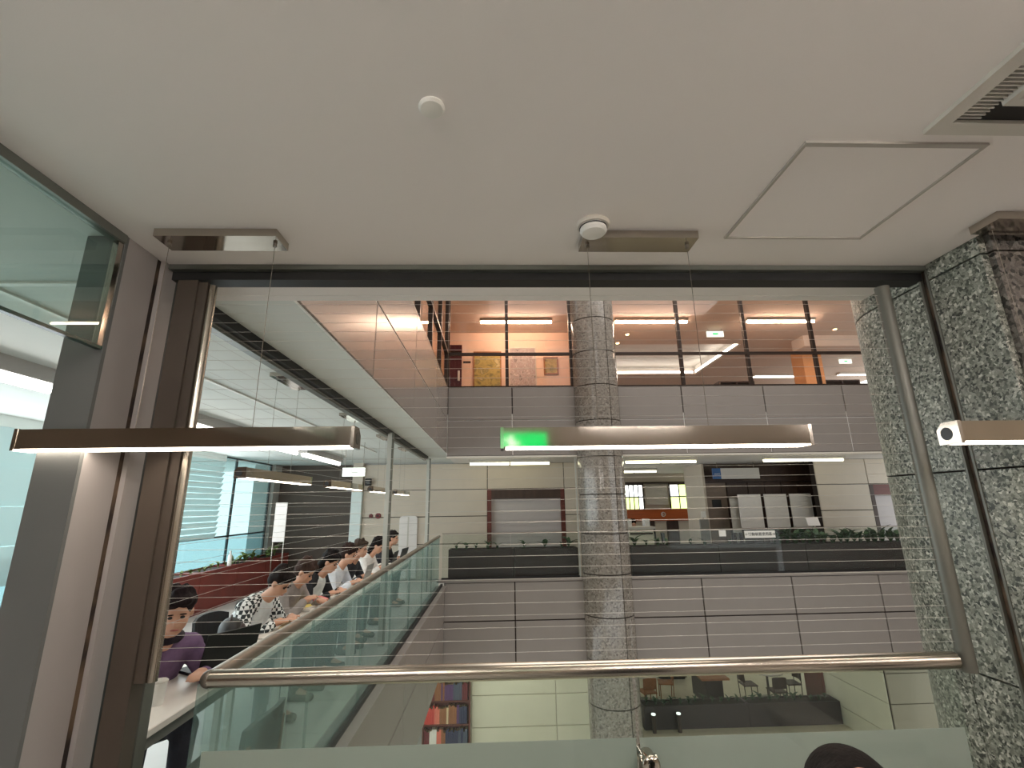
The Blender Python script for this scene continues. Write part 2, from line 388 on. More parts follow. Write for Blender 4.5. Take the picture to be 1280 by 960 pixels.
# cream stone wall of the same storey behind the gallery across the atrium
xs = [-3.3, -1.75, -0.24]
w = struct(B(-3.3, -0.24, 12.03, 12.2, 0, 2.72).box(-0.24, 1.68, 12.03, 12.2, 2.09, 2.72).box(1.68, 2.9, 12.03, 12.2, 0, 2.72), 'wall_far', 'joint')
zrow = [0, 0.8, 1.44, 2.08, 2.72]
for j in range(4):
    z0, z1 = zrow[j], zrow[j + 1]
    panel(w, -1.77, 12.03, (z0 + z1) / 2, 3.06, z1 - z0, 'cream_stone', gap=0.016)
    panel(w, 2.29, 12.03, (z0 + z1) / 2, 1.22, z1 - z0, 'cream_stone', gap=0.016)
panel(w, 0.72, 12.03, 2.40, 1.92, 0.64, 'cream_stone', gap=0.016)
d = struct(B(-0.14, 1.58, 12.12, 12.16, 0, 1.84), 'door_1', 'shutter')
for k in range(14): B(-0.14, 1.58, 12.108, 12.122, 0.02 + k * 0.131, 0.13 + k * 0.131).build('slat', 'shutter', d)
B(-0.24, -0.14, 12.0, 12.2, 0, 2.09).build('jamb', 'wood_red', d); B(1.58, 1.68, 12.0, 12.2, 0, 2.09).build('jamb', 'wood_red', d)
B(-0.14, 1.58, 12.0, 12.2, 1.84, 2.09).build('lintel', 'wood_dark', d)
# right-hand stretch of cream wall with a second shutter door
w = struct(B(8.15, 9.5, 12.03, 12.2, 0, 2.72).box(9.5, 10.4, 12.03, 12.2, 2.06, 2.72).box(8.95, 9.1, 12.2, 14.5, 0, 2.72), 'wall_far_right', 'joint')
for j in range(4):
    panel(w, 8.825, 12.03, (zrow[j] + zrow[j + 1]) / 2, 1.35, zrow[j + 1] - zrow[j], 'cream_stone', gap=0.016)
panel(w, 9.95, 12.03, 2.40, 0.9, 0.64, 'cream_stone', gap=0.016)
d = struct(B(9.6, 10.4, 12.12, 12.16, 0, 1.8), 'door_2', 'shutter')
for k in range(13): B(9.6, 10.4, 12.108, 12.122, 0.02 + k * 0.137, 0.135 + k * 0.137).build('slat', 'shutter', d)
B(9.5, 9.6, 12.0, 12.2, 0, 2.06).build('jamb', 'wood_dark', d); B(9.6, 10.4, 12.0, 12.2, 1.8, 2.06).build('lintel', 'wood_red', d)
# dark timber wall behind the white boards
w = struct(B(5.75, 8.9, 13.2, 13.4, 0, 2.72), 'wall_timber', 'wood_dark')
for i, x in enumerate((5.75, 6.35)):
    B(x + 0.02, x + 0.58, 13.15, 13.2, 0.02, 2.2).build('board', 'brown_near' if i == 0 else 'wood_dark', w)
for i in range(4): B(6.97 + i * 0.47, 7.42 + i * 0.47, 13.16, 13.2, 0.02, 2.2).build('board', 'wood_dark', w)
B(5.9, 6.15, 13.13, 13.16, 1.55, 1.75).build('vent_grille', 'black', w)
B(5.75, 8.9, 13.1, 13.2, 2.22, 2.34).build('head_rail', 'wood_dark', w)
struct(B(5.69, 5.75, 13.1, 14.4, 0, 2.72), 'wall_lobby_side', 'cream_stone')

# lobby at the back of the gallery across the atrium: lit windows above an orange timber band
w = struct(B(2.6, 9, 17.3, 17.5, 0, 2.72), 'wall_lobby', 'cream_stone')
def winframe(name, x0, x1, z0, z1, y, cols, rows, pane_m):
    o = struct(B(x0, x1, y, y + 0.06, z0 - 0.04, z0).box(x0, x1, y, y + 0.06, z1, z1 + 0.04).box(x0 - 0.04, x0, y, y + 0.06, z0 - 0.04, z1 + 0.04).box(x1, x1 + 0.04, y, y + 0.06, z0 - 0.04, z1 + 0.04), name, 'frame_dark')
    dx = (x1 - x0) / cols; dz = (z1 - z0) / rows
    for i in range(cols):
        for j in range(rows):
            B(x0 + i * dx + 0.015, x0 + (i + 1) * dx - 0.015, y + 0.03, y + 0.045, z0 + j * dz + 0.015, z0 + (j + 1) * dz - 0.015).build('pane', pane_m(i, j), o)
    for i in range(1, cols): B(x0 + i * dx - 0.015, x0 + i * dx + 0.015, y, y + 0.05, z0, z1).build('mullion', 'frame_dark', o)
    for j in range(1, rows): B(x0, x1, y - 0.005, y + 0.055, z0 + j * dz - 0.02, z0 + j * dz + 0.02).build('transom', 'frame_dark', o)
    return o
winframe('window_1', 4.58, 5.25, 1.47, 2.32, 17.22, 4, 2, lambda i, j: 'lit_green_window' if j == 0 and i < 3 else 'lit_white_window')
winframe('window_2', 6.25, 7.2, 1.47, 2.32, 17.22, 3, 2, lambda i, j: 'lit_green_window' if i > 0 else ('lit_white_window' if j else 'lit_green_window'))
struct(B(5.35, 6.15, 17.24, 17.3, 1.62, 2.3), 'trim_6', 'white_plastic')
struct(B(2.6, 9, 17.16, 17.3, 2.36, 2.42), 'trim_7', 'frame_dark')
o = tag(B(2.6, 7.45, 17.02, 17.2, 1.07, 1.46).build('timber_fascia', 'wood_orange'), 'orange timber fascia band below the lit windows of the gallery lobby', 'fascia')
mb = MB(); n = 20
for i in range(n):
    a0 = 2 * math.pi * i / n; a1 = 2 * math.pi * (i + 1) / n
    mb.cyl((5.85 + .07 * math.cos(a0), 17.01, 1.29 + .07 * math.sin(a0)), (5.85 + .07 * math.cos(a1), 17.01, 1.29 + .07 * math.sin(a1)), 0.014, n=6)
mb.box(5.81, 5.89, 17.005, 17.02, 1.28, 1.30)
mb.build('round_emblem', 'white', o)
for i in range(8): # dark piers and pale door leaves below the fascia
    x = 4.3 + i * 0.42
    tag(B(x, x + 0.4, 17.1, 17.16, 0, 1.07).build('door_leaf', 'wood_dark' if i % 2 == 0 else 'cream_stone'), 'dark timber door leaf below the orange fascia' if i % 2 == 0 else 'pale door leaf below the orange fascia', 'door leaf', 'door leaves below the orange fascia')
# lower storey walls
w = struct(B(-0.6, 3.2, 12.03, 12.25, -3.95, -1.26), 'wall_lower', 'cream_stone')
for z0, z1 in ((-3.95, -3.72), (-3.72, -3.08), (-3.08, -2.45), (-2.45, -1.81), (-1.81, -1.26)):
    panel(w, 0.35, 12.03, (z0 + z1) / 2, 1.9, z1 - z0, 'cream_light', gap=0.014); panel(w, 2.25, 12.03, (z0 + z1) / 2, 1.9, z1 - z0, 'cream_light', gap=0.014)
w = struct(B(9.0, 14, 12.03, 15.2, -3.95, -1.26), 'wall_lower_right', 'joint')
for z0, z1 in ((-3.95, -3.53), (-3.53, -2.87), (-2.87, -2.24), (-2.24, -1.6)):
    panel(w, 10.0, 12.03, (z0 + z1) / 2, 2.0, z1 - z0, 'cream_stone_shaded', gap=0.014)
    panel(w, 9.0, 13.6, (z0 + z1) / 2, 3.1, z1 - z0, 'cream_light', rz=R(-90), gap=0.014)
struct(B(8.9, 8.99, 14.3, 15.1, -3.95, -1.9), 'trim_14', 'wood_red')
struct(B(-8, 16, 22, 22.2, -3.95, -1.26), 'wall_lower_back', 'cream_light')
struct(B(-6, -1.2, 12.6, 12.8, -3.95, -1.26), 'wall_lower_left', 'gray_wall')
struct(B(-8, 16, 10.2, 22, -1.26, -0.3), 'ceiling_lower', 'ceiling_paint')

# left wing: outer window wall, grey pier, brown end wall
WX = -5.6
wl = struct(B(WX - 0.06, WX + 0.06, -6, 12, -0.1, 0.12), 'wall_left', 'gray_wall')
ys = [1.5, 3.2, 4.9, 6.6, 8.3, 10.42, 12.0]
nwin = 3
for i in range(len(ys) - 1):
    y0, y1 = ys[i], ys[i + 1]
    o = struct(B(WX - 0.02, WX + 0.02, y1 - 0.02, y1 + 0.02, 0.12, CE).box(WX - 0.02, WX + 0.02, y0 + 0.02, y1 - 0.02, 0.12, 0.2).box(WX - 0.02, WX + 0.02, y0 + 0.02, y1 - 0.02, CE - 0.03, CE), 'window_%d' % nwin, 'metal_dark'); nwin += 1
    B(WX - 0.01, WX + 0.01, y0 + 0.02, y1 - 0.02, 1.17, CE - 0.03).build('pane', 'glass_day', o)
    B(WX - 0.01, WX + 0.01, y0 + 0.02, y1 - 0.02, 0.2, 1.14).build('pane', 'glass_cyan', o)
    B(WX - 0.02, WX + 0.02, y0 + 0.02, y1 - 0.02, 1.14, 1.17).build('transom', 'metal_dark', o)
def blind(y0, y1, ztop, zbot, n, label):
    t = thing('window_blind', (WX + 0.12, (y0 + y1) / 2, zbot), label, 'blind', 'louvred blinds on the outer window wall')
    B(WX + 0.09, WX + 0.15, y0, y1, ztop, CE).build('head_rail', 'slat_white', t)
    dz = (ztop - zbot) / n; s0 = None
    for k in range(n):
        z = ztop - (k + 0.5) * dz
        if s0 is None:
            mb = MB(); h = dz * (0.43 if n > 8 else 0.494)
            mb.add([(WX + 0.09, y0, z - h), (WX + 0.10, y0, z - h), (WX + 0.15, y0, z + h), (WX + 0.14, y0, z + h), (WX + 0.09, y1, z - h), (WX + 0.10, y1, z - h), (WX + 0.15, y1, z + h), (WX + 0.14, y1, z + h)],
                   [(0, 1, 2, 3), (7, 6, 5, 4), (0, 4, 5, 1), (1, 5, 6, 2), (2, 6, 7, 3), (3, 7, 4, 0)])
            s0 = mb.build('slat', 'blind_cloth', t)
        else: spawn(s0, (0, 0, -k * dz), t)
blind(7.0, 9.75, 2.62, 1.15, 14, 'white louvred blind on the window over the red planter')
blind(4.95, 6.55, 2.62, 0.9, 4, 'wide pale roller panels hung on the window beside the clad column')
struct(B(-6.0, -5.5, 12.03, 12.5, 0, CE), 'wall_left_pier', 'gray_wall')
struct(B(-5.5, -3.55, 12.4, 12.6, 0, CE), 'wall_left_end', 'brown_wall')
struct(B(-5.5, -3.55, 12.36, 12.4, 0, 2.3), 'wall_left_end_panel', 'brown_wall')
struct(B(-3.55, -3.3, 11.9, 12.3, 0, 2.05), 'trim_8', 'slat_white')
struct(B(-3.55, -3.3, 11.9, 12.3, 2.05, CE), 'wall_left_return', 'cream_stone')
# ------------------------------------------------------------------ upper storey behind the glazing
struct(B(-1.7, 2.75, 13.3, 13.5, 3.95, 6.7), 'wall_upper', 'pink_wall')
struct(B(2.6, 2.75, 11.2, 13.3, 3.95, 6.7), 'wall_upper_side', 'pink_wall')
struct(B(-1.9, -1.7, 10.2, 13.5, 3.95, 6.7), 'wall_upper_left', 'pink_wall')
d = struct(B(-1.5, -1.01, 13.24, 13.3, 3.95, 6.3), 'door_3', 'door_maroon')
B(-1.5, -1.01, 13.22, 13.24, 6.06, 6.1).build('door_rail', 'frame_dark', d)
B(-1.12, -1.06, 13.2, 13.24, 5.2, 5.5).build('door_handle', 'white', d)
struct(B(10.3, 10.95, 14.8, 15.4, 3.95, 6.7), 'wall_upper_column', 'orange_column')
struct(B(9.6, 14.5, 13.6, 14.2, 6.35, 6.7), 'ceiling_upper_beam', 'tan_ceiling')
# glazing facing the atrium
gl = thing('upper_glazing', (4.5, 10.1, 4.19), 'dark framed glazing of the upper storey across the atrium', 'glazing')
mull = [-1.08, 0.24, 1.69, 2.66, 4.2, 5.75, 7.33, 8.9, 10.4]
for x in mull: B(x - 0.035, x + 0.035, 10.06, 10.14, 4.19, 6.7).build('mullion', 'frame_dark', gl)
for i in range(len(mull) - 1):
    x0, x1 = mull[i] + 0.035, mull[i + 1] - 0.035
    if i == 2: continue
    B(x0, x1, 10.06, 10.14, 4.19, 4.24).build('sill', 'frame_dark', gl)
    B(x0, x1, 10.06, 10.14, 4.955, 5.01).build('transom', 'frame_dark', gl)
    B(x0, x1, 10.095, 10.105, 4.24, 4.955).build('pane', 'glass_window', gl); B(x0, x1, 10.095, 10.105, 5.01, 6.7).build('pane', 'glass_window', gl)
gl = thing('side_glazing', (-1.1, 6.1, 4.19), 'dark framed glazing above the polished side wall of the atrium', 'glazing')
for k in range(7):
    y = 2.4 + k * 1.26
    B(-1.14, -1.06, y - 0.035, y + 0.035, 4.19, 6.7).build('mullion', 'frame_dark', gl)
    if k < 6:
        B(-1.14, -1.06, y + 0.035, y + 1.225, 4.19, 4.24).build('sill', 'frame_dark', gl); B(-1.14, -1.06, y + 0.035, y + 1.225, 4.955, 5.01).build('transom', 'frame_dark', gl)
        B(-1.105, -1.095, y + 0.035, y + 1.225, 4.24, 4.955).build('pane', 'glass_window', gl); B(-1.105, -1.095, y + 0.035, y + 1.225, 5.01, 6.7).build('pane', 'glass_window', gl)
struct(B(-4, -2.6, 2.0, 10.0, 3.6, 9.0), 'wall_left_upper_back', 'pink_wall')
struct(B(-2.6, -1.2, 2.0, 10.0, 6.7, 6.9), 'ceiling_left_upper', 'tan_ceiling')

# ------------------------------------------------------------------ columns
# round granite column in the atrium
CX, CYY, CR = 2.185, 10.0, 0.485
c = thing('granite_column', (CX, CYY, -3.95), 'round grey granite column rising through the gallery across the atrium', 'column')
MB().cyl((CX, CYY, -3.95), (CX, CYY, 6.7), CR - 0.02, n=32).build('core', 'joint', c, smooth=False)
def curved_panel(a0, a1, z0, z1, r0, r1, n=10):
    mb = MB(); p = []
    for k in range(n + 1):
        a = a0 + (a1 - a0) * k / n
        for r, z in ((r0, z0), (r1, z0), (r1, z1), (r0, z1)): p.append((r * math.cos(a), r * math.sin(a), z))
    fs = []
    for k in range(n):
        o = k * 4
        for q in range(4): fs.append((o + q, o + (q + 1) % 4, o + 4 + (q + 1) % 4, o + 4 + q))
    fs += [(0, 3, 2, 1), (n * 4, n * 4 + 1, n * 4 + 2, n * 4 + 3)]
    return mb.add(p, fs)
ringh = 0.755; zr = 4.14 - ringh * 11; seam = R(-90 + 13 + 11)
src = {}
for k in range(15):
    z = zr + k * ringh
    if z < -3.95: continue
    for q in range(3):
        a0 = seam + q * R(120) + 0.02; a1 = seam + (q + 1) * R(120) - 0.02
        if q not in src:
            mb = curved_panel(a0, a1, 0.010, ringh - 0.010, CR - 0.03, CR)
            mb.v = [v + Vector((CX, CYY, z)) for v in mb.v]
            src[q] = (mb.build('cladding_panel', 'granite_far', c, smooth=True), z)
        else: spawn(src[q][0], (0, 0, z - src[q][1]), c)
# granite pier beside the opening: flat flank, rust joint, rounded far end, polished front
PXm = 2.0
p = thing('granite_pier', (2.45, 2.1, 0), 'speckled green grey granite pier with rust brown joint at the end of handrail', 'column')
core = [(2.05, 1.70), (2.88, 1.70), (2.88, 2.62), (2.4, 2.62)]
for k in range(9):
    a = R(90 + 90 * k / 8); core.append((2.4 + 0.37 * math.cos(a), 2.25 + 0.37 * math.sin(a)))
MB().prism(core, 0, 6.0).build('core', 'joint', p)
rows = [(0.0, 0.99), (0.99, 1.812), (1.812, 2.675), (2.675, 3.5), (3.5, 4.3), (4.3, 5.1), (5.1, 5.9)]
for z0, z1 in rows:
    g = 0.004
    B(PXm, PXm + 0.04, 1.685, 1.93, z0 + g, z1 - g).build('granite_slab', 'granite', p)
    B(PXm, PXm + 0.04, 1.968, 2.178, z0 + g, z1 - g).build('granite_slab', 'granite', p)
    mb = curved_panel(R(180), R(90), z0 + g, z1 - g, 0.36, 0.40, 12)
    mb.v = [v + Vector((2.4, 2.25, 0)) for v in mb.v]
    mb.box(PXm, PXm + 0.04, 2.182, 2.25, z0 + g, z1 - g)
    mb.build('rounded_slab', 'granite', p, smooth=True)
    B(2.03, 2.88, 1.66, 1.70, z0 + g, z1 - g).build('polished_slab', 'granite_polished', p)
B(PXm + 0.012, PXm + 0.05, 1.93, 1.968, 0, CE).build('rust_joint', 'rust_joint', p)
B(PXm - 0.004, PXm + 0.02, 1.924, 1.934, 0, CE).build('joint_edge', 'post_gray', p); B(PXm - 0.004, PXm + 0.02, 1.964, 1.974, 0, CE).build('joint_edge', 'post_gray', p)
# metal clad column on the left
p = thing('clad_column', (-1.53, 1.9, 0), 'grey metal clad column with a rust streaked joint beside the table', 'column')
B(-1.60, -1.475, 1.715, 2.2, 0, CE).build('core', 'metal_dark', p)
B(-1.605, -1.455, 1.70, 1.715, 0, CE).build('front_panel', 'metal_front_shaded', p)
B(-1.475, -1.455, 1.7155, 1.876, 0, CE).build('side_panel', 'metal_panel', p)
B(-1.475, -1.459, 1.876, 1.902, 0, CE).build('rust_joint', 'rust_joint', p)
B(-1.475, -1.440, 1.902, 1.985, 0, CE).build('side_panel', 'metal_panel', p)

# ------------------------------------------------------------------ frame of the opening, cables, balustrades
struct(B(-1.44, 2.0, 1.925, 1.955, 2.728, CE), 'trim_9', 'beam_gray')
struct(B(-1.44, 2.0, 1.955, 2.03, 2.69, CE), 'trim_10', 'black')
struct(B(-1.60, -1.545, 2.05, 10.45, 2.66, CE), 'trim_11', 'beam_gray')
struct(B(-1.545, -1.50, 2.05, 10.45, 2.69, CE), 'trim_12', 'black')

scr = thing('cable_screen', (0.25, 1.95, 1.1), 'row of thin horizontal steel cables strung above the handrail with frosted glass', 'cable screen')
B(-1.385, -1.30, 1.92, 1.985, 0.0, 2.67).build('end_post', 'post_brown', scr)
B(-1.30, -1.262, 1.93, 1.975, 1.1, 2.665).build('post_flange', 'post_brown', scr)
MB().cyl((-1.25, 1.95, 1.1), (-1.25, 1.95, 2.655), 0.018, n=16).build('post_tube', 'steel', scr, smooth=True)
MB().cyl((1.79, 1.95, 1.06), (1.79, 1.95, 2.65), 0.029, n=18).build('end_post', 'post_gray', scr, smooth=True)
s0 = None
for k in range(35):
    z = 1.165 + k * 0.0425
    if s0 is None: s0 = MB().cyl((-1.25, 1.95, z), (1.79, 1.95, z), 0.00075, n=5).build('cable', 'wire', scr)
    else: spawn(s0, (0, 0, k * 0.0425), scr)
scr = thing('cable_screen', (-1.5, 6.2, 1.1), 'row of thin steel cables between posts along the study tables', 'cable screen')
for y in (2.24, 6.62, 10.4):
    B(-1.52, -1.46, y - 0.022, y + 0.022, 0, 2.70).build('post', 'post_pale', scr)
    B(-1.46, -1.44, y - 0.03, y + 0.03, 0, 2.70).build('post_flange', 'post_gray', scr)
s0 = None
for k in range(18):
    z = 1.20 + k * 0.085
    if s0 is None: s0 = MB().cyl((-1.49, 2.24, z), (-1.49, 10.4, z), 0.00075, n=5).build('cable', 'wire', scr)
    else: spawn(s0, (0, 0, k * 0.085), scr)

bal = thing('glass_balustrade', (0.3, 1.95, 0.0), 'glass balustrade with frosted lower band and round steel handrail below the cables', 'balustrade')
for x0, x1 in ((-1.045, 0.497), (0.511, 1.73)):
    g = B(x0, x1, 1.944, 1.956, 0.0, 1.075).build('glass_pane', 'glass_rail', bal)
    B(x0, x1, 1.9565, 1.9575, 0.0, 0.874).build('frosted_film', 'glass_frost', g)
MB().cyl((-1.052, 1.962, 1.1), (1.745, 1.952, 1.1), 0.03, n=20).build('handrail', 'steel', bal, smooth=True)
mb = MB().cyl((0.50, 1.93, 0.815), (0.56, 1.93, 0.815), 0.02, n=14).cyl((0.53, 1.90, 0.815), (0.53, 1.99, 0.815), 0.03, n=16).ell((0.53, 1.895, 0.815), 0.032, 0.012, 0.032)
mb.build('glass_clamp', 'mirror_steel', bal, smooth=True)
MB().cyl((0.51, 1.93, 0.0), (0.51, 1.93, 0.815), 0.014, n=12).build('clamp_rod', 'steel_dark', bal, smooth=True)
bal = thing('glass_balustrade', (-1.1, 6.0, 0.17), 'green tinted glass balustrade with round steel handrail running beside the study tables', 'balustrade')
for k in range(7):
    y0 = 1.98 + k * 1.144
    g = B(-1.106 - 0.011 * k, -1.094 - 0.011 * k, y0 + 0.006, y0 + 1.136, 0.17, 1.075).build('glass_pane', 'glass_left', bal)
B(-1.12, -1.08, 1.98, 9.98, 0.17, 0.21).build('base_channel', 'black', bal)
MB().cyl((-1.052, 1.962, 1.1), (-1.17, 9.95, 1.1), 0.027, n=20).ell((-1.052, 1.962, 1.1), 0.031, 0.031, 0.031).build('handrail', 'steel_dark', bal, smooth=True)
for nm, x0, x1, n, lab in (('a', -1.12, 1.66, 2, 'glass balustrade in front of the dark planter left of the round column'), ('b', 2.72, 10.3, 5, 'long glass balustrade in front of the dark planter right of the round column')):
    bal = thing('glass_balustrade', ((x0 + x1) / 2, 10.1, 0.27), lab, 'balustrade')
    dx = (x1 - x0) / n
    for k in range(n): B(x0 + k * dx + 0.006, x0 + (k + 1) * dx - 0.006, 10.085, 10.097, 0.27, 1.13).build('glass_pane', 'glass_far', bal)
    B(x0, x1, 10.078, 10.104, 1.13, 1.15).build('top_rail', 'steel_dark', bal)
    B(x0, x1, 10.075, 10.107, 0.27, 0.30).build('base_channel', 'black', bal)

# ------------------------------------------------------------------ glass transom on the left
t = thing('glass_transom', (-1.47, 0.4, 2.285), 'hanging glass transom panel beside the grey clad column', 'glass panel')
B(-1.475, -1.463, -1.0, 1.69, 2.29, 2.715).build('glass_pane', 'glass_transom', t)
B(-1.48, -1.458, -1.0, 1.70, 2.278, 2.29).build('edge_strip', 'glass_edge', t)
B(-1.48, -1.458, 1.675, 1.70, 2.29, 2.715).build('edge_strip', 'canopy_steel', t)
B(-1.49, -1.45, -1.0, 1.70, 2.715, 2.75).build('head_channel', 'beam_gray', t)

# ------------------------------------------------------------------ pendant lamps
def pendant(cx, cyy, z, length, axis, label, group, canopy_dx=0.0, tube='tube_neutral', gripwire=0.44, canopy=True):
    t = local(thing('pendant_lamp', (cx, cyy, z), label, 'lamp', group, 0 if axis == 'x' else R(90)))
    h = 0.074; w = 0.078; L2 = length / 2
    mb = MB().prism_x([(-w / 2, 0.006), (w / 2, 0.006), (w / 2, h - 0.024), (w / 2 - 0.024, h), (-w / 2, h)], -L2 + 0.012, L2 - 0.012)
    mb.build('housing', 'mirror_steel', t)
    B(-L2 + 0.02, L2 - 0.02, -w / 2 + 0.014, w / 2 - 0.012, 0.001, 0.006).build('diffuser', tube, t)
    for s in (-1, 1):
        mb = MB().prism_x([(-w / 2 - 0.002, 0.0), (w / 2 + 0.002, 0.0), (w / 2 + 0.002, h - 0.023), (w / 2 - 0.022, h + 0.002), (-w / 2 - 0.002, h + 0.002)], s * L2 - 0.012 if s > 0 else -L2, L2 if s > 0 else -L2 + 0.012)
        e = mb.build('end_cap', 'canopy_steel', t)
        MB().cyl((s * L2, 0.006, 0.036), (s * (L2 + 0.001), 0.006, 0.036), 0.022, n=16).build('socket_hole', 'metal_dark', e)
    top = CE - z
    for s in (-1, 1):
        MB().cyl((s * 0.205, 0, h), (s * 0.205, 0, top - 0.03), 0.0012, n=5).build('suspension_cable', 'steel_dark', t)
    c = B(-0.232, 0.232, -0.055, 0.055, top - 0.032, top).build('canopy', 'canopy_steel', t)
    for s in (-1, 1):
        MB().cyl((s * 0.205, 0, top - 0.045), (s * 0.205, 0, top - 0.031), 0.008, n=10).build('cable_grip', 'steel_dark', c)
    return t
pendant(-1.08, 1.70, 1.902, 1.16, 'x', 'long mirror polished pendant lamp hanging in front of the grey clad column', 'pendant lamps along the cable screen')
pendant(0.578, 1.70, 1.892, 1.13, 'x', 'mirror polished pendant lamp that reflects the green exit sign', 'pendant lamps along the cable screen')
pendant(2.13, 1.56, 1.878, 1.16, 'x', 'mirror polished pendant lamp hanging in front of the granite pier', 'pendant lamps along the cable screen')
for k, y in enumerate((3.9, 5.6, 7.3, 8.9)):
    pendant(-1.75, y, 1.90, 1.18, 'y', 'slim pendant lamp hanging over ' + ('the bag and the checked shirt', 'the yellow folder and papers', 'the open grey laptop', 'the last reader in black')[k], 'pendant lamps over the study tables')
# ceiling mounted tube lights
def tube_light(x0, x1, y0, y1, ztop, m, label, group, pair=True, drop=0.1, along='x'):
    t = thing('ceiling_light', ((x0 + x1) / 2, (y0 + y1) / 2, ztop - drop), label, 'ceiling light', group)
    if along == 'x':
        B(x0, x1, y0, y1, ztop - drop + 0.03, ztop).build('housing', 'white_plastic', t)
        xm = (x0 + x1) / 2
        for a, b in ((x0 + 0.02, xm - 0.02), (xm + 0.02, x1 - 0.02)):
            MB().cyl((a, (y0 + y1) / 2, ztop - drop), (b, (y0 + y1) / 2, ztop - drop), 0.028, n=10).build('tube', m, t, smooth=True)
    else:
        B(x0, x1, y0, y1, ztop - drop + 0.03, ztop).build('housing', 'sign_gray', t)
        MB().cyl(((x0 + x1) / 2, y0 + 0.02, ztop - drop), ((x0 + x1) / 2, y1 - 0.02, ztop - drop), 0.032, n=10).build('tube', m, t, smooth=True)
    return t
for x0, x1, q in ((-0.64, 1.24, 'before the wide shutter door'), (3.0, 4.7, 'above the service counter'), (6.29, 8.25, 'before the white rolling boards')):
    tube_light(x0, x1, 10.98, 11.10, 2.72, 'tube_yellow', 'twin tube ceiling light ' + q, 'tube lights above the gallery across the atrium')
for x0, x1, q in ((-0.44, 1.56, 'above the three paintings'), (3.32, 5.39, 'beside the round granite column'), (7.07, 9.04, 'nearest the orange column')):
    tube_light(x0, x1, 12.15, 12.29, 6.7, 'tube_warm', 'twin tube light on the warm lit upper storey ceiling ' + q, 'tube lights in the upper storey')
for y in (2.6, 5.2, 7.2, 9.5):
    tube_light(-3.52, -3.36, y - 1.0, y + 1.05 if y < 9 else y + 1.0, CE, 'tube_white', 'long tube light on the ceiling of the left wing', 'tube lights of the left wing', along='y', drop=0.14)
for x, y in ((-0.9, -2.0), (1.6, -2.0), (-1.0, -0.5), (1.6, -0.5), (4.2, -2.0), (4.2, -0.5)):  # unseen tubes added behind the camera to brighten the near room
    tube_light(x - 0.6, x + 0.6, y - 0.07, y + 0.07, CE, 'tube_room_fill', 'added unseen tube light on the ceiling of the room with the green exit sign', 'added tube lights of the near room')
for x, y in ((0.3, 11.0), (4.5, 14.9), (7.5, 14.9), (5, 18), (8, 18)):  # out of view, added to light the lower storey
    tube_light(x - 0.7, x + 0.7, y - 0.08, y + 0.08, -1.26, 'tube_white', 'added unseen tube light on the ceiling of the lower storey', 'added tube lights of the lower storey')
for x, y in ((4.2, 14.5), (7.2, 15.5)):
    tube_light(x - 0.7, x + 0.7, y - 0.08, y + 0.08, 2.72, 'tube_yellow', 'tube light on the ceiling of the gallery lobby', 'tube lights of the gallery lobby')
# cove lights of the upper storey
for (x0, x1, y0, y1, lab) in ((10.5, 12.5, 18.1, 18.35, 'cove light strip behind the orange column'), (13.9, 15.3, 17.9, 18.15, 'cove light strip beside the hanging exit sign')):
    t = thing('cove_light', ((x0 + x1) / 2, (y0 + y1) / 2, 6.6), lab, 'cove light')
    B(x0, x1, y0, y1, 6.62, 6.7).build('trough', 'white_plastic', t); B(x0 + 0.02, x1 - 0.02, y0 + 0.03, y1 - 0.03, 6.6, 6.62).build('light_strip', 'cove', t)
t = thing('cove_light', (5.5, 18.05, 6.74), 'long cove light strip along the rear edge of the upper ceiling recess', 'cove light')
B(2.95, 7.95, 18.06, 18.1, 6.73, 6.82).build('trough', 'white_plastic', t); B(2.97, 7.93, 18.04, 18.06, 6.74, 6.82).build('light_strip', 'cove', t)
t = thing('cove_light', (8.0, 16.2, 6.74), 'cove light strip along the side edge of the upper ceiling recess', 'cove light')
B(8.01, 8.05, 14.45, 18.0, 6.73, 6.82).build('trough', 'white_plastic', t); B(7.99, 8.01, 14.47, 17.98, 6.74, 6.82).build('light_strip', 'cove', t)
for x, y in ((3.9, 14.2), (4.0, 13.4), (10.2, 13.0), (11.4, 12.9)):
    t = thing('downlight', (x, y, 6.66), 'small round warm downlight in the upper storey ceiling', 'downlight', 'downlights of the upper storey')
    MB().cyl((x, y, 6.67), (x, y, 6.7), 0.07, n=16).build('ring', 'white_plastic', t); MB().cyl((x, y, 6.66), (x, y, 6.671), 0.05, n=16).build('lens', 'spot', t)

# ------------------------------------------------------------------ ceiling fittings
def detector(x, y, label, big):
    t = thing('smoke_detector', (x, y, CE - 0.045), label, 'smoke detector')
    if big:
        MB().lathe([(0.062, 0), (0.066, -0.008), (0.06, -0.016)], (x, y, CE), 28).build('base', 'white_plastic', t, smooth=True)
        MB().lathe([(0.05, -0.016), (0.052, -0.034), (0.044, -0.044), (0.02, -0.048)], (x, y, CE), 28).build('head', 'white', t, smooth=True)
        MB().lathe([(0.0535, -0.020), (0.0535, -0.0235)], (x, y, CE), 28).build('slot', 'black', t)
    else:
        MB().lathe([(0.034, 0), (0.036, -0.006), (0.03, -0.012), (0.012, -0.014)], (x, y, CE), 28).build('cover', 'white', t, smooth=True)
detector(0.378, 1.60, 'white round smoke detector beside the pendant lamp canopy', True)
detector(-0.17, 1.055, 'small flat white disc detector alone on the plain ceiling', False)
t = thing('access_panel', (1.22, 1.43, CE - 0.008), 'square white ceiling access panel with raised grey edge', 'access panel')
ax0, ax1, ay0, ay1 = 0.936, 1.51, 1.163, 1.692
B(ax0 + 0.010, ax1 - 0.010, ay0 + 0.016, ay1 - 0.010, CE - 0.003, CE + 0.002).build('panel', 'ceiling_paint', t)
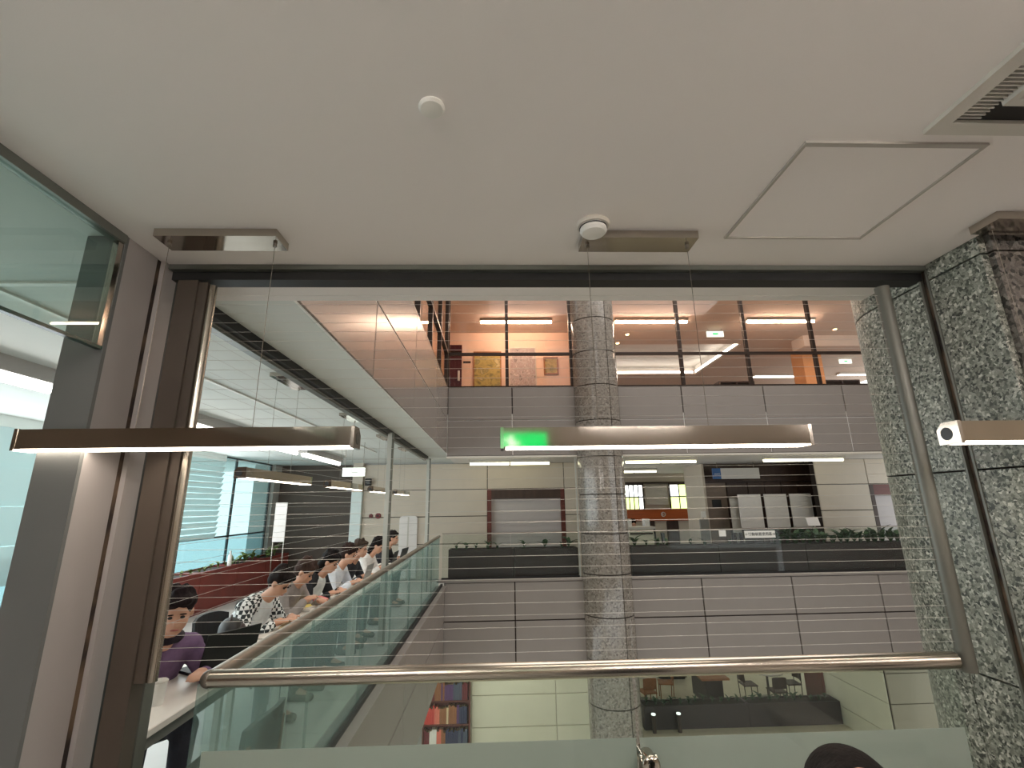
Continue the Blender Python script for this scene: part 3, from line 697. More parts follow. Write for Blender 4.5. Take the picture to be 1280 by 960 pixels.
for a in ((ax0, ax1, ay0, ay0 + 0.016), (ax0, ax1, ay1 - 0.010, ay1), (ax0, ax0 + 0.010, ay0 + 0.016, ay1 - 0.010), (ax1 - 0.010, ax1, ay0 + 0.016, ay1 - 0.010)):
    B(*a, CE - 0.008, CE).build('edge_trim', 'edge_gray', t)
t = thing('air_diffuser', (1.56, 0.82, CE - 0.02), 'square louvred air diffuser set in the ceiling near the access panel', 'air vent')
vx0, vx1, vy0, vy1 = 1.26, 1.86, 0.52, 1.12
def ring(x0, x1, y0, y1, wd, z0, z1, nm, m, par):
    mb = MB().box(x0, x1, y0, y0 + wd, z0, z1).box(x0, x1, y1 - wd, y1, z0, z1).box(x0, x0 + wd, y0 + wd, y1 - wd, z0, z1).box(x1 - wd, x1, y0 + wd, y1 - wd, z0, z1)
    return mb.build(nm, m, par)
ring(vx0, vx1, vy0, vy1, 0.045, CE - 0.014, CE, 'outer_frame', 'vent_gray', t)
B(vx0 + 0.045, vx1 - 0.045, vy0 + 0.045, vy1 - 0.045, CE - 0.002, CE + 0.001).build('dark_backing', 'black', t)
ring(vx0 + 0.115, vx1 - 0.115, vy0 + 0.115, vy1 - 0.115, 0.022, CE - 0.024, CE, 'louvre_ring', 'vent_gray', t)
ring(vx0 + 0.165, vx1 - 0.165, vy0 + 0.165, vy1 - 0.165, 0.018, CE - 0.030, CE, 'louvre_ring', 'vent_gray', t)
B(vx0 + 0.215, vx1 - 0.215, vy0 + 0.215, vy1 - 0.215, CE - 0.034, CE).build('centre_plate', 'vent_gray', t)
s0 = s1 = None
for k in range(42):
    y = vy0 + 0.05 + k * 0.0119
    if s0 is None: s0 = B(vx0 + 0.045, vx0 + 0.115, y, y + 0.0035, CE - 0.012, CE).build('fin', 'vent_gray', t)
    else: spawn(s0, (0, k * 0.0119, 0), t)

# exit sign of the near room, seen in the lamp housing
t = thing('exit_sign', (0.175, -1.12, 2.17), 'green exit sign with white running man, mirrored in the pendant lamp', 'exit sign')
B(-0.13, 0.48, -1.14, -1.10, 2.165, 2.365).build('sign_box', 'white_plastic', t)
B(-0.12, 0.47, -1.10, -1.096, 2.175, 2.355).build('green_face', 'exit_green', t)
mb = MB().ell((0.135, -1.094, 2.315), 0.02, 0.004, 0.02)
for poly in ([(0.10, 2.30), (0.15, 2.295), (0.17, 2.24), (0.12, 2.235)], [(0.12, 2.245), (0.16, 2.245), (0.20, 2.20), (0.235, 2.178), (0.19, 2.178), (0.15, 2.21)],
             [(0.12, 2.245), (0.145, 2.235), (0.125, 2.2), (0.075, 2.178), (0.065, 2.195), (0.10, 2.212)], [(0.15, 2.295), (0.19, 2.262), (0.22, 2.27), (0.222, 2.256), (0.185, 2.245), (0.145, 2.275)],
             [(0.10, 2.295), (0.06, 2.305), (0.045, 2.27), (0.058, 2.268), (0.07, 2.287), (0.105, 2.275)]):
    mb.prism_y(poly, -1.096, -1.093)
mb.build('running_man', 'exit_white', t)
B(-0.02, 0.045, -1.096, -1.093, 2.18, 2.24).build('doorway', 'exit_white', t)
for x in (0.0, 0.35): MB().cyl((x, -1.12, 2.365), (x, -1.12, CE), 0.005, n=8).build('hanger', 'steel_dark', t)

# ------------------------------------------------------------------ furniture builders
def chair(loc, rz, label, cat='chair', group=None, seat_m='black', leg_m='apron_gray', back_h=0.84, z0=0.0):
    t = local(thing('chair', (loc[0], loc[1], z0), label, cat, group, rz))
    MB().box(-0.21, 0.21, -0.21, 0.21, 0.42, 0.455).build('seat', seat_m, t, bevel=0.012)
    mb = MB(); n = 6; p = []
    for k in range(n + 1):                                    # gently curved backrest
        y = -0.2 + 0.4 * k / n; x = -0.235 + 0.05 * (abs(y) / 0.2) ** 2
        p += [(x, y, back_h - 0.3), (x + 0.025, y, back_h - 0.3), (x + 0.0, y, back_h - 0.03 * (abs(y) / 0.2) ** 3), (x - 0.025, y, back_h - 0.03 * (abs(y) / 0.2) ** 3)]
    fs = [(k * 4 + q, k * 4 + (q + 1) % 4, k * 4 + 4 + (q + 1) % 4, k * 4 + 4 + q) for k in range(n) for q in range(4)] + [(0, 3, 2, 1), (n * 4, n * 4 + 1, n * 4 + 2, n * 4 + 3)]
    mb.add(p, fs).build('backrest', seat_m, t)
    for x in (-0.18, 0.18):
        for y in (-0.18, 0.18):
            if x < 0: MB().cyl((x, y, 0), (x - 0.03, y, back_h - 0.1), 0.013, n=8).build('leg', leg_m, t)
            else: MB().cyl((x, y, 0), (x, y, 0.42), 0.013, n=8).build('leg', leg_m, t)
    return t
def table(x0, x1, y0, y1, ztop, label, group=None, top_m='table_white', z0=0.0, leg_m='white'):
    t = thing('study_table', ((x0 + x1) / 2, (y0 + y1) / 2, z0), label, 'table', group)
    B(x0, x1, y0, y1, ztop - 0.035, ztop).build('table_top', top_m, t, bevel=0.004)
    B(x0 + 0.05, x1 - 0.05, y0 + 0.05, y1 - 0.05, ztop - 0.11, ztop - 0.035).build('apron', 'apron_gray', t)
    for x in (x0 + 0.045, x1 - 0.045):
        for y in (y0 + 0.06, y1 - 0.06): B(x - 0.02, x + 0.02, y - 0.02, y + 0.02, z0, ztop - 0.035).build('leg', leg_m, t)
    return t
def round_table(x, y, z0, label, group):
    t = local(thing('round_table', (x, y, z0), label, 'table', group))
    MB().lathe([(0.44, 0.71), (0.45, 0.72), (0.45, 0.74), (0.44, 0.75)], n=28).build('table_top', 'table_white', t)
    MB().cyl((0, 0, 0.03), (0, 0, 0.71), 0.035, n=12).build('pedestal', 'steel_dark', t, smooth=True)
    MB().lathe([(0.26, 0), (0.25, 0.02), (0.06, 0.035)], n=24).build('foot_plate', 'steel_dark', t)
    return t

# ------------------------------------------------------------------ people
def remeshed(mb, name, m, parent, vox, smooth_it=3):
    me = bpy.data.meshes.new('tmp'); me.from_pydata([tuple(v) for v in mb.v], [], mb.f)
    bm = bmesh.new(); bm.from_mesh(me); bmesh.ops.recalc_face_normals(bm, faces=bm.faces); bm.to_mesh(me); bm.free()
    o = bpy.data.objects.new('tmp', me); col.objects.link(o)
    md = o.modifiers.new('r', 'REMESH'); md.mode = 'VOXEL'; md.voxel_size = vox
    ms = o.modifiers.new('s', 'SMOOTH'); ms.iterations = smooth_it; ms.factor = 0.5
    dg = bpy.context.evaluated_depsgraph_get(); dg.update()
    res = bpy.data.meshes.new_from_object(o.evaluated_get(dg)); res.name = name
    bpy.data.objects.remove(o); bpy.data.meshes.remove(me)
    res.materials.clear(); res.materials.append(M[m])
    for q in res.polygons: q.use_smooth = True
    r = bpy.data.objects.new(name, res); col.objects.link(r); r.parent = parent; return r
def colmat(prefix, c, rough=0.85, var=0.12, scale=14):
    n = '%s_%d_%d_%d' % (prefix, *c)
    if n not in M: mat(n, c, rough, var=var, scale=scale, bump=0.3 if prefix in ('cloth', 'hair') else 0.0, bscale=70 if prefix == 'cloth' else 160, spec=0.15 if prefix == 'hair' else 0.4, stretch=(1, 1, 0.25) if prefix == 'hair' else None)
    return n
SKIN = (206, 158, 132)
def person(loc, rz, label, lean=0.3, fwd=0.08, drop=0.0, side=0.0, hands=((0.52, 0.13, 0.79), (0.52, -0.13, 0.79)), skin=SKIN, hair=(26, 21, 20),
           shirt=(60, 60, 64), trousers=(44, 46, 54), sleeve=None, vest=None, hair_long=0.0, vox=0.013, turn=0.0, nod=0.0, z0=0.0, stand=False, scarf=None, group=None, fringe=True, hs=0.93):
    t = local(thing('person', (loc[0], loc[1], z0), label, 'person', group, rz))
    dz = 0.42 if stand else 0.0
    pel = Vector((0, 0, 0.56 + dz)); ch = Vector((lean * 0.62, side * 0.5, 0.83 + dz - 0.06 * lean)); nk = Vector((lean, side, 1.015 + dz - lean * 0.22))
    hd = nk + Vector((fwd, 0, 0.165 - drop))
    HR = Matrix.Rotation(turn, 3, 'Z') @ Matrix.Rotation(nod, 3, 'Y')
    def H(x, y, z): return hd + HR @ (Vector((x, y, z)) * hs)
    arms = []
    for s, w in zip((1, -1), hands):
        S = Vector((lean - 0.03, side + s * 0.175, nk.z - 0.055)); W = Vector(w); a, b = 0.29, 0.26
        d = W - S
        if d.length > a + b - 0.01: W = S + d.normalized() * (a + b - 0.01); d = W - S
        x = (a * a - b * b + d.length ** 2) / (2 * d.length); h = math.sqrt(max(0, a * a - x * x))
        out = Vector((-0.1, s * 0.6, -0.8)); u = d.normalized(); out = (out - u * out.dot(u)).normalized()
        arms.append((S, S + u * x + out * h, W, s))
    legs = []
    for s in (1, -1):
        if stand: legs.append((Vector((0, s * 0.09, 0.90)), Vector((0.02, s * 0.10, 0.49)), Vector((0, s * 0.10, 0.08)), s))
        else: legs.append((Vector((0, s * 0.09, 0.54)), Vector((0.40, s * 0.12, 0.53)), Vector((0.38, s * 0.12, 0.09)), s))
    def torso(mb, g):
        mb.ell(pel, 0.125 + g, 0.16 + g, 0.12 + g, rot=None)
        for k in range(6):
            q = pel.lerp(ch, k / 5); mb.ell(q, 0.105 + g, 0.145 + 0.02 * k / 5 + g, 0.10 + g)
        for k in range(4):
            q = ch.lerp(nk - Vector((0.02, 0, 0.07)), k / 3); mb.ell(q, 0.108 - 0.012 * k + g, 0.168 - 0.012 * k + g, 0.09 + g)
        for S, E_, W, s in arms: mb.cap(ch.lerp(nk, 0.75) + Vector((-0.01, s * 0.05, 0)), S, 0.068 + g, 0.058 + g)
    def arm(mb, g, frac=1.0):
        for S, E_, W, s in arms:
            mb.cap(S, E_, 0.053 + g, 0.042 + g); mb.cap(E_, E_.lerp(W, frac), 0.041 + g, (0.041 + (0.028 - 0.041) * frac) + g)
    def legs_f(mb, g):
        for a, k, an, s in legs: mb.cap(a, k, 0.082 + g, 0.058 + g); mb.cap(k, an, 0.055 + g, 0.037 + g)
    body = MB(); torso(body, 0); arm(body, 0); legs_f(body, 0)
    body.cap(nk - Vector((0.02, 0, 0.05)), hd - Vector((0.02, 0, 0.05)), 0.056, 0.05)
    for (c, r) in (((-0.012, 0, 0.03), (0.094, 0.076, 0.092)), ((0.02, 0, -0.035), (0.074, 0.064, 0.082)), ((0.045, 0, -0.085), (0.042, 0.04, 0.032)), ((0.095, 0, -0.022), (0.018, 0.013, 0.022)),
                   ((0.09, 0, -0.064), (0.012, 0.024, 0.010)), ((-0.005, 0.078, -0.012), (0.02, 0.010, 0.03)), ((-0.005, -0.078, -0.012), (0.02, 0.010, 0.03))):
        body.ell(H(*c), *[q * hs for q in r], nu=18, nv=12, rot=HR)
    for S, E_, W, s in arms:
        u = (W - E_).normalized(); u = Vector((u.x, u.y, u.z * 0.35)).normalized(); v = Vector((-u.y, u.x, 0)).normalized(); dn = Vector((0, 0, -1))
        pc = W + u * 0.05; q = Matrix((u, v, u.cross(v))).transposed()
        body.cap(W, pc, 0.027, 0.03); body.ell(pc, 0.05, 0.042, 0.017, rot=q)
        for k, L in enumerate((0.068, 0.078, 0.072, 0.056)):
            a = pc + u * 0.036 + v * (0.030 - 0.020 * k); b = a + u * L * 0.55 + dn * 0.008; e = b + u * L * 0.4 + dn * 0.022
            body.cap(a, b, 0.0095, 0.009, 8); body.cap(b, e, 0.009, 0.008, 8)
        a = W + u * 0.03 - v * s * -0.030; b = a + u * 0.035 + v * s * 0.028; body.cap(a, b, 0.012, 0.0105, 8); body.cap(b, b + u * 0.03 + dn * 0.008, 0.0105, 0.009, 8)
    for a, k, an, s in legs: body.cap(an, an + Vector((0.13, 0, -0.045)), 0.035, 0.028)
    remeshed(body, 'body', colmat('skin', skin, 0.55, 0.05), t, min(vox, 0.0095), 2)
    sh = MB(); torso(sh, 0.014)
    if sleeve is None: arm(sh, 0.012, 0.92)
    remeshed(sh, 'shirt', shirt if isinstance(shirt, str) else colmat('cloth', shirt), t, vox)
    if sleeve is not None:
        
        for S, E_, W, s in arms:
            sl = MB(); sl.cap(S, E_, 0.067, 0.056); sl.cap(E_, E_.lerp(W, 0.9), 0.055, 0.043); remeshed(sl, 'sleeve', sleeve, t, vox)
    if vest: 
        ve = MB()
        for k in range(4):
            q = ch.lerp(nk - Vector((0.02, 0, 0.07)), k / 3); ve.ell(q, 0.136 - 0.012 * k, 0.19 - 0.02 * k, 0.105)
        remeshed(ve, 'collar_panel', colmat('cloth', vest), t, vox)
    if scarf:
        sc = MB()
        for k in range(10):
            a = 2 * math.pi * k / 10; b = 2 * math.pi * (k + 1) / 10
            sc.cap(nk + Vector((0.015 + 0.075 * math.cos(a), 0.078 * math.sin(a), 0.03)), nk + Vector((0.015 + 0.075 * math.cos(b), 0.078 * math.sin(b), 0.03)), 0.032, 0.032, 8)
        remeshed(sc, 'scarf', colmat('cloth', scarf), t, vox)
    tr = MB(); legs_f(tr, 0.012); tr.ell(pel - Vector((0, 0, 0.02)), 0.145, 0.182, 0.115); remeshed(tr, 'trousers', colmat('cloth', trousers), t, vox + 0.003)
    for a, k, an, s in legs:
        so = MB().cap(an + Vector((-0.03, 0, -0.045)), an + Vector((0.15, 0, -0.055)), 0.045, 0.034); so.build('shoe', 'black', t, smooth=True)
    hr = MB(); hr.ell(H(-0.024 if fringe else -0.038, 0, 0.042), 0.1 * hs, 0.088 * hs, 0.094 * hs, 18, 12, HR); hr.ell(H(-0.045, 0, 0.0), 0.075 * hs, 0.086 * hs, 0.085 * hs, 18, 12, HR)
    rs = random.Random(int(loc[0] * 977 + loc[1] * 131))
    for k in range(26 if fringe else 0):                                       # uneven locks over crown, sides and back
        a = rs.uniform(0.25, 2 * math.pi - 0.25) if not fringe else rs.uniform(0, 2 * math.pi); el = rs.uniform(0.0, 1.2)
        c = Vector((-0.024 + 0.088 * math.cos(a) * math.cos(el), 0.078 * math.sin(a) * math.cos(el), 0.042 + 0.088 * math.sin(el)))
        if c.x > (0.02 if fringe else -0.02) and c.z < (0.075 if fringe else 0.5): continue
        r_ = rs.uniform(0.016, 0.026); hr.ell(H(*c), r_, r_, r_ * 1.5, 8, 6, HR)
    if fringe: hr.ell(H(0.035, 0.03, 0.088), 0.052, 0.045, 0.03, 14, 8, HR); hr.ell(H(0.035, -0.03, 0.086), 0.052, 0.045, 0.028, 14, 8, HR)
    else: hr.ell(H(0.015, 0.05, 0.06), 0.05, 0.034, 0.045, 14, 8, HR); hr.ell(H(0.02, -0.048, 0.062), 0.05, 0.036, 0.045, 14, 8, HR)
    if hair_long: hr.ell(H(-0.065, 0, -0.06 - hair_long * 0.4), 0.05, 0.085, 0.09 + hair_long, 14, 10, HR)
    remeshed(hr, 'hair', colmat('hair', hair, 0.75, 0.4, 60), t, min(vox, 0.010), 2)
    for s in (1, -1):
        MB().ell(H(0.080, s * 0.031, 0.004), 0.010, 0.012, 0.007, 10, 8, HR).build('eye', 'black', t, smooth=True)
        MB().ell(H(0.086, s * 0.033, 0.024), 0.006, 0.018, 0.0035, 10, 6, HR).build('eyebrow', colmat('hair', hair, 0.75, 0.4, 60), t)
    MB().ell(H(0.098, 0, -0.064), 0.006, 0.022, 0.005, 12, 6, HR).build('lips', colmat('skin', (168, 100, 92), 0.5, 0.05), t)
    return t

# ------------------------------------------------------------------ study tables with readers (left wing)
TX0, TX1 = -2.06, -1.575
tabs = [(2.25, 3.98, 'white study table under the phone user in purple'), (4.02, 5.75, 'white study table with the yellow folder and loose papers'), (5.79, 7.52, 'white study table with the open grey laptop beside dark jacket'), (7.56, 9.3, 'white study table holding the two dark laptops')]
for y0, y1, lab in tabs: table(TX0, TX1, y0, y1, 0.74, lab, 'study tables in a row')
HX = -2.42
checkmat('check_cloth', (232, 234, 232), (40, 46, 48), 34)
readers = [
    dict(loc=(-2.14, 3.18), rz=R(-34), label='person in purple hooded top holding a white cup at the study table', lean=0.25, fwd=0.14, drop=-0.015, hands=((0.46, 0.15, 0.80), (0.42, -0.18, 0.80)), shirt=(112, 88, 118), hair=(34, 24, 26), scarf=(34, 26, 34), vox=0.009, nod=R(18), turn=R(-25), trousers=(60, 60, 70)),
    dict(loc=(-2.23, 4.42), rz=R(-8), label='reader in black and white checked shirt with white shoulders bending over the table', hands=((0.43, 0.12, 0.79), (0.43, -0.12, 0.79)), lean=0.23, fwd=0.15, drop=0.04, shirt='check_cloth', vest=(222, 228, 230), nod=R(42), hair=(28, 20, 18), vox=0.010, trousers=(120, 126, 128)),
    dict(loc=(-2.23, 5.05), rz=R(-4), label='reader in pale grey jacket leaning on one elbow', lean=0.23, fwd=0.10, drop=0.04, shirt=(150, 142, 138), nod=R(38), hair=(62, 46, 40), hands=((0.44, 0.12, 0.80), (0.40, -0.12, 0.84)), vox=0.011),
    dict(loc=(-2.23, 5.70), rz=R(-6), label='reader in black jacket with white collar and bushy black hair', lean=0.23, fwd=0.13, drop=0.02, shirt=(34, 36, 40), vest=(220, 226, 224), nod=R(30), hair=(22, 18, 18), hair_long=0.04, vox=0.011, hands=((0.42, 0.14, 0.79), (0.42, -0.12, 0.79))),
    dict(loc=(-2.23, 6.42), rz=R(-6), label='reader in white shirt with short brown black hair behind the black jacket', hands=((0.43, 0.12, 0.79), (0.43, -0.12, 0.79)), lean=0.23, fwd=0.12, drop=0.01, shirt=(224, 230, 238), nod=R(20), hair=(44, 30, 26), vox=0.012),
    dict(loc=(-2.23, 6.98), rz=R(-10), label='reader in charcoal jacket sitting upright next to the open laptop', hands=((0.43, 0.12, 0.79), (0.43, -0.12, 0.79)), lean=0.23, fwd=0.12, drop=-0.01, shirt=(44, 46, 52), nod=R(10), hair=(60, 48, 40), vox=0.012),
    dict(loc=(-2.23, 7.86), rz=R(-6), label='reader in white blouse with dark shoulder length hair reading by the post', hands=((0.43, 0.12, 0.79), (0.43, -0.12, 0.79)), lean=0.23, fwd=0.13, drop=0.02, shirt=(230, 228, 226), nod=R(28), hair=(24, 18, 18), hair_long=0.05, vox=0.013),
    dict(loc=(-2.23, 9.10), rz=R(-4), label='reader in black clothes on the last seat of the study tables', hands=((0.43, 0.12, 0.79), (0.43, -0.12, 0.79)), lean=0.23, fwd=0.10, drop=-0.01, shirt=(36, 34, 38), nod=R(10), hair=(20, 16, 16), vox=0.014),
]
for k, r in enumerate(readers):
    person(**r)
    lab = ['beside the purple top', 'under the checked shirt', 'under the grey jacket', 'under the black jacket with white collar', 'under the brown haired reader', 'under the charcoal jacket', 'under the white blouse', 'under the last reader in black'][k]
    chair((r['loc'][0] - 0.01, r['loc'][1]), r['rz'], 'dark seated chair with grey legs ' + lab, group='chairs at the study tables')
chair((-1.36, 2.72), R(180), 'empty black chair tucked in between glass balustrade and table', seat_m='black', leg_m='wood_chair', back_h=0.74)

def cup(x, y, z, label):
    t = thing('cup', (x, y, z), label, 'cup')
    MB().lathe([(0.028, 0), (0.036, 0.10), (0.037, 0.102), (0.033, 0.098)], (x, y, z), 18).build('cup_body', 'white', t, smooth=True)
    MB().lathe([(0.038, 0.102), (0.038, 0.108), (0.03, 0.114)], (x, y, z), 18).build('lid', 'white_plastic', t)
cup(-1.74, 2.78, 0.74, 'white paper cup in front of the purple top')
def laptop(x, y, z, rz, label, lid='metal_dark', screen='black', w=0.34, d=0.23, ang=105):
    t = local(thing('laptop', (x, y, z), label, 'laptop', None, rz))
    B(-d / 2, d / 2, -w / 2, w / 2, 0, 0.016).build('keyboard_base', lid, t)
    a = R(ang - 90); c0 = Vector((d / 2 - 0.005, 0, 0.016)); ux = Vector((math.sin(a), 0, math.cos(a))); nx = Vector((-math.cos(a), 0, math.sin(a)))
    def quad(o, t0, h, wd, th):
        p = []
        for yy in (-wd / 2, wd / 2):
            for q in (o + ux * t0, o + ux * h, o + ux * h - nx * th, o + ux * t0 - nx * th): p.append((q.x, yy, q.z))
        return MB().add(p, [(0, 1, 2, 3), (7, 6, 5, 4), (0, 4, 5, 1), (1, 5, 6, 2), (2, 6, 7, 3), (3, 7, 4, 0)])
    quad(c0, 0, 0.225, w, 0.008).build('lid', lid, t)
    quad(c0 + nx * 0.002, 0.012, 0.215, w - 0.024, 0.0015).build('screen', screen, t)
    return t
laptop(-1.78, 3.36, 0.74, R(-30), 'open black laptop on the table between the first two readers', 'black')
laptop(-1.83, 6.62, 0.74, R(0), 'open grey laptop beside the charcoal jacket', 'metal_panel')
laptop(-1.85, 8.35, 0.74, R(0), 'open dark laptop beside the white blouse', 'black')
laptop(-1.82, 9.0, 0.74, R(-8), 'open dark laptop in front of the last reader in black', 'metal_dark')
def flat(name, x, y, z, w, d, h, rz, m, label, cat, group=None):
    mb = MB().box(-w / 2, w / 2, -d / 2, d / 2, 0, h); o = mb.build(name, m, origin=(0, 0, 0), bevel=min(0.003, h * 0.3)); o.location = (x, y, z); o.rotation_euler = (0, 0, rz)
    return tag(o, label, cat, group)
colmat('paper', (226, 206, 120)); colmat('paper', (236, 232, 222)); colmat('paper', (60, 64, 70)); colmat('paper', (214, 120, 120)); colmat('paper', (196, 176, 140))
flat('folder', -1.96, 5.2, 0.74, 0.24, 0.32, 0.012, R(20), 'paper_226_206_120', 'yellow folder lying on the study table', 'folder')
flat('open_book', -1.74, 5.05, 0.74, 0.22, 0.3, 0.018, R(-15), 'paper_236_232_222', 'open white book lying beside the yellow folder', 'book')
for k, (x, y, a) in enumerate(((-1.72, 5.45, 12), (-1.84, 5.62, -20), (-1.7, 5.95, 8), (-1.9, 6.1, 30), (-1.72, 7.9, 5), (-1.76, 8.75, -12))):
    flat('paper_sheet', x, y, 0.74, 0.21, 0.29, 0.004, R(a), 'paper_236_232_222', 'loose white sheet of paper on a study table', 'paper', 'loose sheets on the study tables')
flat('pencil_case', -1.82, 5.3, 0.752, 0.08, 0.2, 0.05, R(40), 'paper_214_120_120', 'pink pencil case standing among the papers', 'pencil case')
flat('closed_book', -1.7, 4.35, 0.74, 0.18, 0.25, 0.03, R(10), 'paper_196_176_140', 'tan closed book before the checked shirt', 'book')
def bag(x, y, z, label, m, m2):
    t = local(thing('bag', (x, y, z), label, 'bag', None, R(25)))
    mb = MB().ell((0, 0, 0.09), 0.08, 0.15, 0.08).box(-0.08, 0.08, -0.14, 0.14, 0, 0.07); remeshed(mb, 'bag_body', m, t, 0.012, 5)
    n = 12; q = MB()
    for i in range(n):
        a, b = math.pi * i / n, math.pi * (i + 1) / n
        q.cyl((0.0, 0.07 * math.cos(a), 0.15 + 0.03 * math.sin(a)), (0.0, 0.07 * math.cos(b), 0.15 + 0.03 * math.sin(b)), 0.009, n=6)
    q.build('strap', m2, t); MB().ell((0.06, 0, 0.07), 0.05, 0.11, 0.055).build('pocket', m2, t, smooth=True)
bag(-2.0, 3.92, 0.74, 'black rucksack with tan pocket on the table before the checked shirt', 'black', 'planter_brown')

# near reader and laptop by the pier
person(loc=(0.68, 1.08), rz=R(-100), label='seated dark haired person just inside the frosted balustrade', lean=0.05, fwd=0.03, drop=0.055, shirt=(70, 72, 80), nod=R(-10), turn=R(0), fringe=False, hair=(30, 26, 25), hands=((0.42, 0.13, 0.79), (0.42, -0.13, 0.79)), vox=0.010)
chair((0.68, 1.08), R(-100), 'dark chair under the seated person inside the frosted balustrade')
table(0.1, 1.25, 0.12, 0.66, 0.74, 'white desk in front of the seated person inside the balustrade')
table(1.32, 1.93, 1.2, 1.62, 0.725, 'small white desk standing against the granite pier')
laptop(1.71, 1.40, 0.725, R(90), 'open laptop with pale lit screen beside the granite pier', 'metal_dark', 'screen')

# ------------------------------------------------------------------ planters and plants
def leaf_mesh(L, W, m, name='leaf'):
    mb = MB(); n = 5; p = []; fs = []
    for k in range(n + 1):
        s = k / n; w = W * math.sin(math.pi * (0.08 + 0.9 * s)) ** 0.8 * 0.5; z = L * (s - 0.45 * s * s); x = L * 0.75 * s * s
        p += [(x, -w, z), (x + 0.004, 0, z - w * 0.25), (x, w, z)]
    for k in range(n):
        for q in range(2): fs.append((k * 3 + q, k * 3 + q + 1, k * 3 + 4 + q, k * 3 + 3 + q))
    mb.add(p, fs)
    me = bpy.data.meshes.new(name); me.from_pydata([tuple(v) for v in mb.v], [], mb.f); me.materials.append(M[m])
    for q in me.polygons: q.use_smooth = True
    return me
LM = {m: [leaf_mesh(0.2, 0.09, m), leaf_mesh(0.26, 0.08, m), leaf_mesh(0.15, 0.085, m)] for m in ('leaf', 'leaf_pale')}
def plant(x, y, z, n, s, label, group, m='leaf'):
    t = thing('leafy_plant', (x, y, z), label, 'plant', group)
    st = local(t); MB().cyl((0, 0, -0.01), (0, 0, 0.1 * s), 0.008, 0.005, n=6).build('stem', m, t)
    for k in range(n):
        o = bpy.data.objects.new('leaf', random.choice(LM[m])); col.objects.link(o); o.parent = t
        o.location = (0, 0, 0.01 + 0.09 * s * random.random()); o.rotation_euler = (0, random.uniform(-0.3, 0.35), 2 * math.pi * k / n + random.uniform(-0.4, 0.4))
        q = s * random.uniform(0.7, 1.15); o.scale = (q, q, q)
def planter(x0, x1, y0, y1, z0, z1, m, label, group=None):
    t = thing('planter_box', ((x0 + x1) / 2, (y0 + y1) / 2, z0), label, 'planter', group)
    e = 0.03
    B(x0, x1, y0, y0 + e, z0, z1).box(x0, x1, y1 - e, y1, z0, z1).box(x0, x0 + e, y0 + e, y1 - e, z0, z1).box(x1 - e, x1, y0 + e, y1 - e, z0, z1).box(x0 + e, x1 - e, y0 + e, y1 - e, z0, z0 + 0.03).build('trough', m, t)
    B(x0 + e, x1 - e, y0 + e, y1 - e, z1 - 0.1, z1 - 0.03).build('soil', 'soil', t)
PY0, PY1, PZ = 10.2, 10.6, 0.82
for x0, x1 in ((-1.0, 0.335), (0.345, 1.66)): planter(x0, x1, PY0, PY1, 0, PZ, 'planter_brown', 'dark brown planter box behind the gallery balustrade left of round column', 'dark planters of the gallery across the atrium')
for x0, x1 in ((2.76, 4.6), (4.61, 6.45), (6.46, 8.3), (8.31, 10.2)): planter(x0, x1, PY0, PY1, 0, PZ, 'planter_brown', 'dark brown planter box behind the gallery balustrade right of round column', 'dark planters of the gallery across the atrium')
for x, n, s in ((-0.85, 5, .7), (-0.65, 7, 1.0), (-0.45, 5, .6), (-0.2, 6, .8), (0.0, 5, .7), (0.55, 7, .9), (1.0, 8, 1.1), (1.35, 5, .6), (1.5, 8, 1.15)):
    plant(x, 10.4, PZ - 0.03, n, s, 'small dark green leafy plant in the planter left of the round column', 'plants in the planter left of the round column')
for x, n, s in ((2.9, 8, 1.2), (3.15, 5, .8), (3.4, 6, .9), (3.6, 5, .7), (4.1, 6, .8), (4.4, 5, .7), (4.95, 6, .8)):
    plant(x, 10.4, PZ - 0.03, n, s, 'small dark green leafy plant in the planter beside the counter', 'plants in the planter beside the counter')
x = 5.9
while x < 9.2:
    plant(x, 10.4 + random.uniform(-0.06, 0.06), PZ - 0.03, 10, random.uniform(1.2, 1.7), 'bushy dark green plant in the planter below the white boards', 'bushy plants below the white boards'); x += 0.16
# red planter along the window wall
for k in range(6):
    y0 = 5.2 + k * 1.15
    planter(-5.46, -5.0, y0, y0 + 1.14, 0, 0.66, 'planter_red', 'red brown timber planter box along the window wall', 'red planters along the window wall')
    for q in range(6):
        plant(-5.2 + random.uniform(-.08, .1), y0 + 0.12 + q * 0.18, 0.63, 6, random.uniform(.4, .6) if k < 4 else random.uniform(0.7, 1.1), 'low pale green plant in the red planters', 'low plants in the red planters', 'leaf_pale')
t = thing('bottle', (-5.06, 9.6, 0.66), 'white bottle standing on the edge of the red planter', 'bottle')
MB().lathe([(0.035, 0), (0.035, 0.17), (0.014, 0.22), (0.014, 0.24)], (-5.06, 9.6, 0.66), 16).build('bottle_body', 'white', t, smooth=True)
MB().lathe([(0.017, 0.24), (0.017, 0.265)], (-5.06, 9.6, 0.66), 12).build('bottle_cap', 'white_plastic', t)

